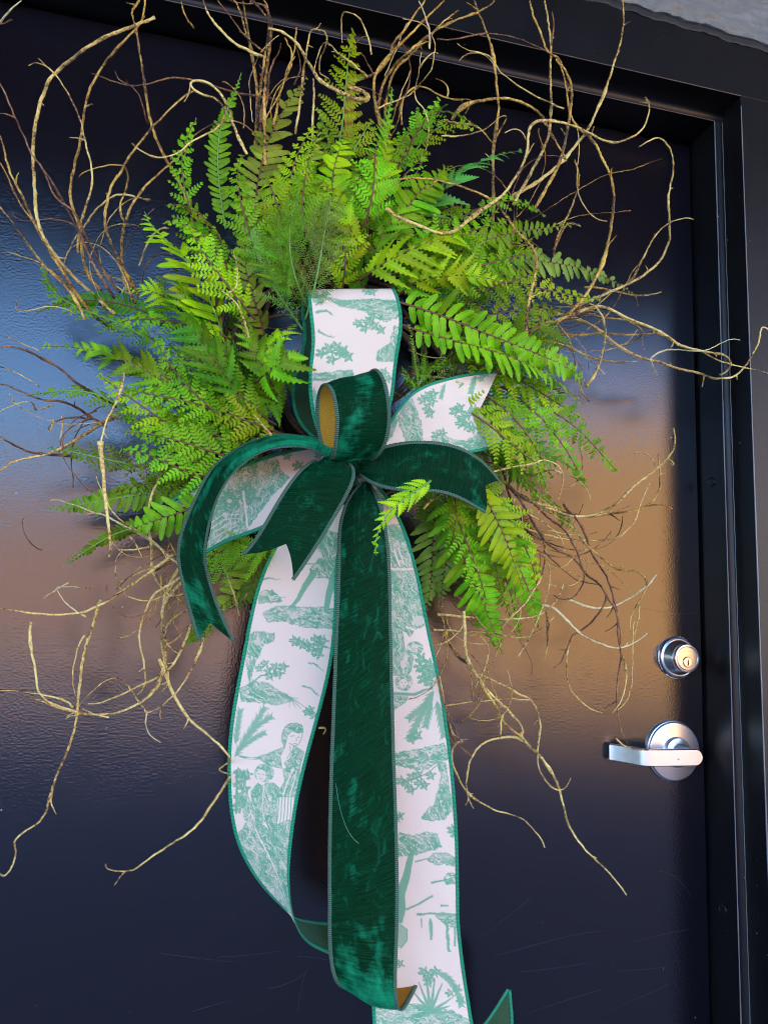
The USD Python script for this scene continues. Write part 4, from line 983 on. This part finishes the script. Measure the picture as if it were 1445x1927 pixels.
def ink_left_tail(X, Y, t, w):
    I = Ink(X, Y)
    I.poly('606,1006 618,998 636,1003 636,1057 615,1057 602,1038 594,1025', 1.2)
    I.poly('583,1070 602,1051 634,1058 636,1098 615,1088 586,1086', 1.0)
    I.stroke('590,1079 574,1103 562,1126 552,1139', 13, 6); I.stroke('553,1139 545,1143 556,1143', 6)
    I.stroke('628,1086 618,1122 613,1149', 15, 9); I.stroke('571,1062 634,1058', 2)
    I.poly('494,1155 523,1141 555,1144 600,1143 634,1147 634,1184 586,1182 561,1177 539,1169 504,1170', 0.1, 0.3)
    I.poly('491,1113 512,1111 524,1122 530,1132 510,1134 486,1134', 0.2); I.stroke('488,1092 505,1088 529,1090', 5, 1, False); I.stroke('512,1128 538,1124', 2, 1)
    I.poly('465,1200 480,1190 500,1190 516,1193 515,1207 495,1212 489,1230 479,1249 470,1282 463,1252 460,1222', 1.2); I.ell(484, 1208, 7, 5, 0.3); I.stroke('511,1196 516,1192 514,1202', 3)
    I.leafy('555,1206 566,1211 578,1214 595,1203 607,1206 602,1218 586,1221 598,1231', 12); I.stroke('560,1208 620,1220', 2)
    I.leafy('488,1258 498,1249 504,1263', 9); I.leafy('516,1256 533,1255 524,1268 507,1272', 11); I.stroke('470,1290 490,1272 520,1266', 4, 2)
    I.poly('450,1297 470,1287 487,1284 505,1286 520,1298 540,1306 549,1318 520,1328 495,1323 455,1320', 0.5, 0.3)
    for e in ('574,1331', '566,1334', '556,1332', '545,1331', '562,1316'): I.stroke('528,1308 545,1312 ' + e, 3.4, 1)
    I.poly('470,1230 476,1290 468,1290', 1.5); I.stroke('582,1247 594,1252 607,1263', 4, 2, False); I.stroke('572,1292 585,1296 599,1309', 5, 2, False); I.leafy('584,1336 590,1346 578,1340', 10)
    I.bough('442,1425 465,1386 497,1334', 4.4, 8, 12); I.bough('452,1405 482,1369 509,1350', 4.4, 6, 11); I.bough('455,1408 478,1390 497,1380', 4, 5, 9); I.bough('443,1400 447,1370 452,1338', 4.4, 6, 10)
    # the woman
    I.poly('531,1382 536,1368 545,1362 558,1361 569,1366 571,1378 562,1380 549,1376 541,1384 538,1398 535,1408 530,1394', 0.4, 0.35, True)
    I.stroke('569,1376 568,1390 562,1401 553,1405 545,1399', 1.5); I.stroke('547,1386 553,1385', 1.6); I.stroke('559,1388 564,1388', 1.6); I.stroke('557,1390 559,1394 556,1395', 1.0); I.stroke('552,1400 558,1400', 1.6); I.stroke('545,1404 547,1416 540,1428', 1.5)
    I.poly('520,1412 536,1406 527,1424 531,1446 508,1442 490,1430 486,1424 505,1419', 0.5, 0.35, True); I.stroke('490,1427 470,1428 452,1424', 5, 4); I.stroke('452,1424 446,1421', 2); I.ell(472, 1428, 10, 2, 0.25)
    I.poly('553,1404 572,1416 566,1438 549,1443 540,1446 535,1436 546,1428', 1.3, 0.4, True); I.poly('533,1448 565,1440 561,1500 519,1500 536,1470', 1.35, 0.4, True)
    I.stroke('550,1450 540,1475 532,1498', 2, 3, True, -1); I.stroke('558,1450 552,1475 545,1498', 1.5, 2, True, -1)
    # the boy
    I.ell(497, 1455, 19, 17); I.ell(491, 1460, 8.5, 12, 0.08); I.stroke('485,1457 489,1457', 1.5); I.stroke('493,1458 497,1458', 1.5); I.stroke('489,1466 494,1466', 1.4); I.stroke('490,1459 489,1463', 0.9)
    I.poly('472,1490 485,1474 494,1480 500,1474 516,1474 525,1484 520,1515 521,1565 509,1568 500,1545 484,1562 480,1520 474,1508', 1.35, 0.42, True); I.stroke('497,1478 493,1520 498,1560', 2, 1, True, -1)
    I.leafy('450,1455 458,1466 449,1478 460,1486 450,1500 458,1510 448,1520 464,1458', 12); I.stroke('446,1450 445,1530', 5)
    # seated figure and the rocks under her
    I.poly('452,1500 465,1496 476,1520 490,1550 520,1576 541,1600 549,1640 546,1676 554,1722 534,1713 500,1676 470,1634 452,1600 446,1575 462,1552 458,1530', 1.05, 0.34)
    I.poly('512,1556 545,1543 556,1560 548,1602 515,1590', 1.35, 0.4, True);
    for x in (521, 527, 533, 539, 545, 551): I.stroke('%d,1496 %d,1530 %d,1562' % (x + 4, x + (x % 3), x - 2), 2.2, 1.4)
    I.stroke('471,1526 475,1540 469,1552', 2, 1, True, -1); I.stroke('450,1560 462,1545 474,1562 460,1585', 2.2, 1, True, -1); I.stroke('480,1560 500,1600 520,1640 540,1700', 2.4, 1, True, -1)
    return np.clip(I.a, 0, 1)
def ink_right_tail(X, Y, t, w):
    I = Ink(X, Y)
    I.leafy('722,938 716,950 712,928', 11)
    I.poly('722,992 745,986 760,990 772,1028 779,1068 738,1068 728,1032', 1.0, 0.3); I.leafy('745,1003 757,1012', 12); I.stroke('742,1035 752,1066', 4, 3, True, -1); I.stroke('750,1032 760,1062', 3, 2, True, -1)
    I.poly('733,1074 783,1074 793,1101 801,1140 798,1176 783,1184 772,1198 760,1188 733,1176', 1.15, 0.4); I.ell(788, 1168, 12, 9, 0.3)
    I.poly('733,1180 757,1189 762,1223 778,1237 774,1262 767,1271 733,1271', 1.4, 0.3, True); I.ell(781, 1220, 16, 13); I.ell(781, 1217, 7, 4, 0.2); I.stroke('765,1180 790,1190 800,1210', 4, 3, True, -1); I.ell(758, 1250, 5, 8, 0.15)
    I.ell(760, 1284, 17, 17); I.ell(759, 1286, 7.5, 8.5, 0.06); I.stroke('755,1285 757,1285', 1.4); I.stroke('761,1285 763,1285', 1.4); I.stroke('758,1291 761,1291', 1.2)
    I.stroke('733,1306 781,1307 798,1299 814,1296', 7, 3); I.poly('733,1311 768,1312 762,1322 733,1342', 0.5, 0.4, True)
    I.leafy('792,1240 806,1250 798,1262 812,1268 796,1278 808,1284 818,1262 790,1256', 13)
    I.bough('816,1301 798,1334 772,1388', 5, 9, 14); I.bough('812,1320 806,1345 801,1366', 4.6, 6, 11); I.bough('822,1320 828,1350 835,1385', 5, 6, 12); I.bough('804,1325 786,1338 770,1352', 4.4, 6, 11)
    I.leafy('775,1390 784,1384', 12)
    I.poly('734,1440 745,1418 788,1410 836,1399 846,1428 822,1437 799,1450 759,1444', 0.1, 0.32)
    I.poly('822,1434 839,1437 844,1479 852,1522 836,1543 810,1546 794,1541 802,1525 816,1516 825,1485 830,1459', 1.3, 0.3)
    I.leafy('754,1470 764,1476 774,1463 786,1458 798,1478 773,1486 810,1460 788,1474', 11); I.stroke('762,1472 800,1458 824,1440', 3, 2)
    I.leafy('746,1540 752,1536', 10); I.leafy('850,1562 856,1570', 11)
    I.poly('743,1578 754,1567 776,1574 799,1566 822,1570 831,1593 807,1602 782,1608 744,1614', 0.6, 0.3)
    I.stroke('774,1608 770,1625 764,1652 753,1684', 10, 17); I.stroke('752,1688 756,1712 753,1734', 20, 10); I.stroke('765,1712 790,1701 813,1687', 4, 4)
    I.poly('804,1618 816,1607 840,1606 858,1616 856,1632 838,1626 818,1628', 0.3, 0.3); I.stroke('782,1622 806,1616', 3.4, 2); I.poly('836,1650 848,1642 860,1646 860,1664 838,1664', 0.3); I.stroke('812,1662 840,1656', 4, 3)
    I.stroke('785,1721 820,1720 862,1722', 4, 5, False); I.poly('820,1724 860,1722 864,1748 846,1744 832,1736', 0.1, 0.3); I.stroke('810,1732 811,1769', 6, 5, False); I.stroke('841,1742 844,1790', 5, 6, False); I.stroke('793,1730 793,1746', 3, 2); I.stroke('856,1745 856,1780', 4); I.stroke('832,1705 842,1706', 4, 3, False)
    I.ell(752, 1762, 14, 22, 0.62); I.stroke('752,1741 766,1750 766,1770 754,1785', 2.4); I.leafy('752,1814', 10)
    I.leafy('797,1830 808,1838 818,1830 806,1848', 12); I.bough('824,1832 845,1845 868,1892', 5, 8, 11); I.leafy('846,1870 860,1862 866,1884', 10)
    for e in ('788,1850', '802,1838', '832,1852', '852,1878', '764,1888', '856,1906', '818,1842', '846,1894', '776,1866'): I.stroke('810,1906 ' + e, 8, 2)
    I.poly('690,1902 740,1894 782,1890 852,1904 900,1932 900,1990 690,1990', 0.1, 0.26)
    return np.clip(I.a, 0, 1)
def ink_top(X, Y, t, w):
    I = Ink(X, Y)
    I.poly('615,560 640,565 668,564 700,562 748,566 752,595 724,605 698,592 679,583 641,576', 0.2, 0.3); I.leafy('674,608 686,617 692,604 704,612 716,620 700,596', 11)
    for e in ('616,558', '622,566', '632,572', '645,578'): I.stroke('660,570 ' + e, 4, 1)
    I.poly('743,612 758,618 752,668 740,680 708,680 711,659 732,648', 1.3, 0.3); I.leafy('617,655 632,652 640,664 624,676 654,671 646,660 604,664', 12); I.stroke('595,668 620,662 660,672', 5, 2)
    I.leafy('592,556 606,560 612,552 598,566', 10); I.leafy('690,546 700,548', 10); I.stroke('597,586 612,584 628,592', 6, 2, False); I.stroke('600,622 612,630 630,634', 4, 2, False)
    I.poly('584,704 620,700 662,696 668,715 584,716', 0.1, 0.3); I.bough('590,730 594,760 600,790', 4.6, 5, 10); I.leafy('722,700 730,712', 10)
    I.a = np.where(t > 0.5, 0, I.a); return np.clip(I.a, 0, 1)
def ink_right_short(X, Y, t, w):
    I = Ink(X, Y)
    I.leafy('795,752 806,745 815,741 812,756 804,768 808,778', 11); I.bough('838,722 833,735 830,748', 4, 3, 7); I.stroke('870,722 864,730', 5, 2)
    I.poly('757,756 775,750 780,765 791,793 796,828 762,830 750,790', 1.1, 0.3); I.poly('736,788 752,780 744,800 738,820 730,830', 1.0, 0.3); I.poly('735,762 748,770 742,792 730,800', 1.2, 0.3)
    I.leafy('855,774 864,768 870,786 880,780 878,800 888,806 892,772 866,796', 12); I.poly('886,772 915,772 946,832 915,846 884,848 870,836 900,816', 0.7, 0.3)
    I.poly('814,822 830,814 850,826 898,832 900,842 812,846', 0.2, 0.3); I.leafy('820,818 832,814', 10); I.bough('895,708 890,722 886,738', 6, 4, 9); I.leafy('905,712 912,704', 8)
    return np.clip(I.a, 0, 1)
def ink_left_short(X, Y, t, w):
    I = Ink(X, Y)
    I.poly('455,880 475,862 506,850 523,868 528,885 545,898 510,935 480,975 455,1012 380,1046 384,985 420,915', 1.9, 0.34)
    I.leafy('428,938 440,944 420,950', 16); I.leafy('456,925 466,918 472,934', 14); I.stroke('458,925 462,960 466,992', 4, 4, True, -1); I.ell(432, 943, 5, 4, 0.2)
    for k in range(6): I.stroke('%d,%d %d,%d %d,%d' % (395 + 3 * k, 985 + 9 * k, 420 + 4 * k, 968 + 9 * k, 450, 968 + 7 * k), 2.2, 1, True, -1)
    I.leafy('560,876 575,884 590,878', 12); I.poly('320,942 345,928 372,916 372,948 340,948', 0.6, 0.3); I.leafy('540,858 600,856', 10)
    return np.clip(I.a, 0, 1)
TF = 0.00085
ribbon('ribbon_tail', '575,950,-.15 530,1010,-.15 503,1060,-.15 483,1115,-.15 468,1180,-.148 455,1250,-.147 441,1325,-.147 432,1400,-.148 431,1480,-.148 441,1560,-.145 471,1635,-.14 520,1695,-.13 551,1726,-.115 585,1735,-.09 625,1738,-.07 690,1735,-.06',
    '660,950,-.165 645,1010,-.165 635,1060,-.165 633,1115,-.165 631,1170,-.165 625,1230,-.165 611,1300,-.165 591,1375,-.167 571,1450,-.168 555,1525,-.168 546,1595,-.168 543,1660,-.165 552,1725,-.155 577,1770,-.13 622,1795,-.10 690,1805,-.08', 'toile', 'stitch_green', TF, 0, ink_left_tail, 0.002, 0.002, 3)
ribbon('ribbon_tail', '668,900,-.165 690,960,-.16 700,1030,-.16 700,1110,-.155 700,1200,-.15 700,1280,-.147 700,1360,-.143 702,1440,-.14 703,1520,-.137 703,1640,-.132 702,1740,-.128 700,1840,-.125 702,1900,-.123 708,1960,-.12 735,2010,-.115 790,2030,-.105',
    '697,900,-.165 742,960,-.16 771,1030,-.16 791,1110,-.155 809,1200,-.15 826,1280,-.147 839,1360,-.143 849,1440,-.14 856,1520,-.137 861,1640,-.132 863,1740,-.128 873,1830,-.125 882,1890,-.123 893,1945,-.12 920,1990,-.11 960,2010,-.10', 'toile', 'stitch_green', TF, 0, ink_right_tail, 0.002, 0.001, 4)
ribbon('ribbon_tail', '800,2030,-.085 850,1990,-.085 905,1935,-.085 935,1895,-.083 956,1863,-.08', '960,2040,-.07 963,1990,-.075 964,1935,-.078 962,1895,-.08 959,1864,-.08', 'toile', 'stitch_green', TF, 0, None, 0.001, 0, 5, True)
ribbon('ribbon_tail', '690,860,-.20 735,795,-.205 775,742,-.205 830,716,-.20 885,704,-.19 936,699,-.175', '700,880,-.20 750,865,-.205 800,858,-.205 850,855,-.20 900,848,-.19 949,832,-.175', 'toile', 'stitch_green', TF, 0.21, ink_right_short, 0.002, 0.006, 6)
ribbon('ribbon_tail', '630,838,-.19 560,845,-.19 500,860,-.19 430,885,-.18 372,912,-.165 314,948,-.15', '650,885,-.19 600,915,-.19 555,952,-.19 500,990,-.18 450,1010,-.165 387,1041,-.15', 'toile', 'stitch_green', TF, 0.16, ink_left_short, 0.002, -0.008, 7)
ribbon('ribbon_loop', '612,835,-.195 592,790,-.20 583,700,-.205 588,640,-.208 583,580,-.208 579,546,-.196 574,550,-.175 569,575,-.16 572,640,-.15 556,700,-.14 550,740,-.135 562,790,-.13 600,830,-.125',
    '685,835,-.195 728,780,-.20 744,690,-.205 754,625,-.208 752,575,-.208 741,543,-.196 735,550,-.175 728,578,-.16 728,640,-.15 715,700,-.14 705,740,-.135 690,790,-.13 670,830,-.125', 'toile', 'stitch_green', TF, 0, ink_top, 0.002, 0.0, 8)
VF = 0.0011
ribbon('ribbon_tail', '684,908,-.205 643,975,-.215 637,1060,-.215 632,1200,-.205 626,1350,-.195 621,1500,-.187 619,1640,-.182 619,1720,-.18 621,1795,-.179 633,1846,-.172 655,1860,-.155 685,1852,-.135 705,1832,-.12',
    '692,908,-.205 716,955,-.215 729,1020,-.215 734,1140,-.205 737,1270,-.195 741,1410,-.187 746,1570,-.182 748,1700,-.18 745,1815,-.179 746,1885,-.172 757,1900,-.155 775,1873,-.135 786,1850,-.12', 'velvet', 'stitch_dark', VF, 0, None, 0.004, 0.006, 9, ew=0.0024, sheen_nap=((0, .55), (.06, .25), (.2, .1), (.7, .1), (.78, .4), (.86, 1.2), (1, 1.1)))
ribbon('ribbon_tail', '632,850,-.215 600,826,-.205 560,818,-.20 515,818,-.20 462,834,-.20 412,868,-.20 376,920,-.20 347,985,-.20 335,1040,-.195 344,1100,-.185 358,1155,-.175 374,1207,-.17',
    '622,866,-.225 598,850,-.235 560,841,-.24 512,846,-.24 466,868,-.235 424,912,-.225 398,975,-.21 386,1035,-.195 392,1085,-.18 408,1135,-.17 425,1175,-.165 441,1208,-.165', 'velvet', 'stitch_dark', VF, 0.07, None, 0.007, 0.004, 10, pleat=0.0045, sheen_nap=((0, 1.2), (.1, 1.7), (.28, 1.5), (.4, .8), (.6, .6), (.8, .5), (1, .4)))
ribbon('ribbon_tail', '668,872,-.215 720,842,-.235 785,831,-.24 850,838,-.235 900,862,-.22 940,906,-.20', '672,888,-.215 715,915,-.235 775,924,-.24 832,927,-.235 880,946,-.22 913,964,-.20', 'velvet', 'stitch_dark', VF, 0.13, None, 0.006, 0.006, 11, pleat=0.0045, sheen_nap=((0, .5), (.2, .25), (.6, .2), (.85, .4), (1, .5)))
ribbon('ribbon_tail', '592,868,-.222 562,889,-.245 522,945,-.255 490,1000,-.255 456,1042,-.25', '655,870,-.225 666,898,-.245 640,955,-.255 604,1015,-.255 551,1094,-.25', 'velvet', 'stitch_dark', VF, 0.2, None, 0.005, 0.006, 12, pleat=0.004, sheen_nap=((0, .3), (.3, .12), (.8, .1), (1, .15)))
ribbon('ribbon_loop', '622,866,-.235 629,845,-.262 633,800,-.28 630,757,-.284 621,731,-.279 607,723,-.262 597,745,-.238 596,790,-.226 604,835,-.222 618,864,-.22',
    '700,868,-.235 722,842,-.262 733,797,-.28 731,750,-.284 722,713,-.279 706,695,-.262 692,715,-.238 687,770,-.226 690,830,-.222 692,865,-.22', 'velvet', 'stitch_dark', VF, 0, None, 0.006, 0.0, 13, sheen_nap=((0, 1.3), (.1, 1.0), (.2, .5), (.4, .45), (.5, .7), (1, .3)))
kc = at(655, 876, -0.212)
kn = trimesh.creation.icosphere(subdivisions=4); kv = kn.vertices * np.array([0.024, 0.012, 0.012]); kv = kv * (1 + 0.5 * (meshkit.fbm(kn.vertices * np.array([5, 2, 2]), 3, 4)[:, None] - 0.5))
obj('knot', (kv + kc, kn.faces), M['velvet'], bow, smooth=True, prim={'sheen_nap': np.full(len(kv), 0.1)}, uv=kn.vertices[:, [0, 2]] * 0.03)

mat('thread', {'p': ('principled_bsdf', {'base_color': (0.12, 0.30, 0.19), 'roughness': 0.5})}, [])
obj('loose_thread', tube(spline(np.array([at(a, b, -.1995) for a, b in ((632, 1475), (637, 1508), (645, 1540), (657, 1568), (675, 1588))]), 40), 0.00018, 5)[:2], M['thread'], bow)
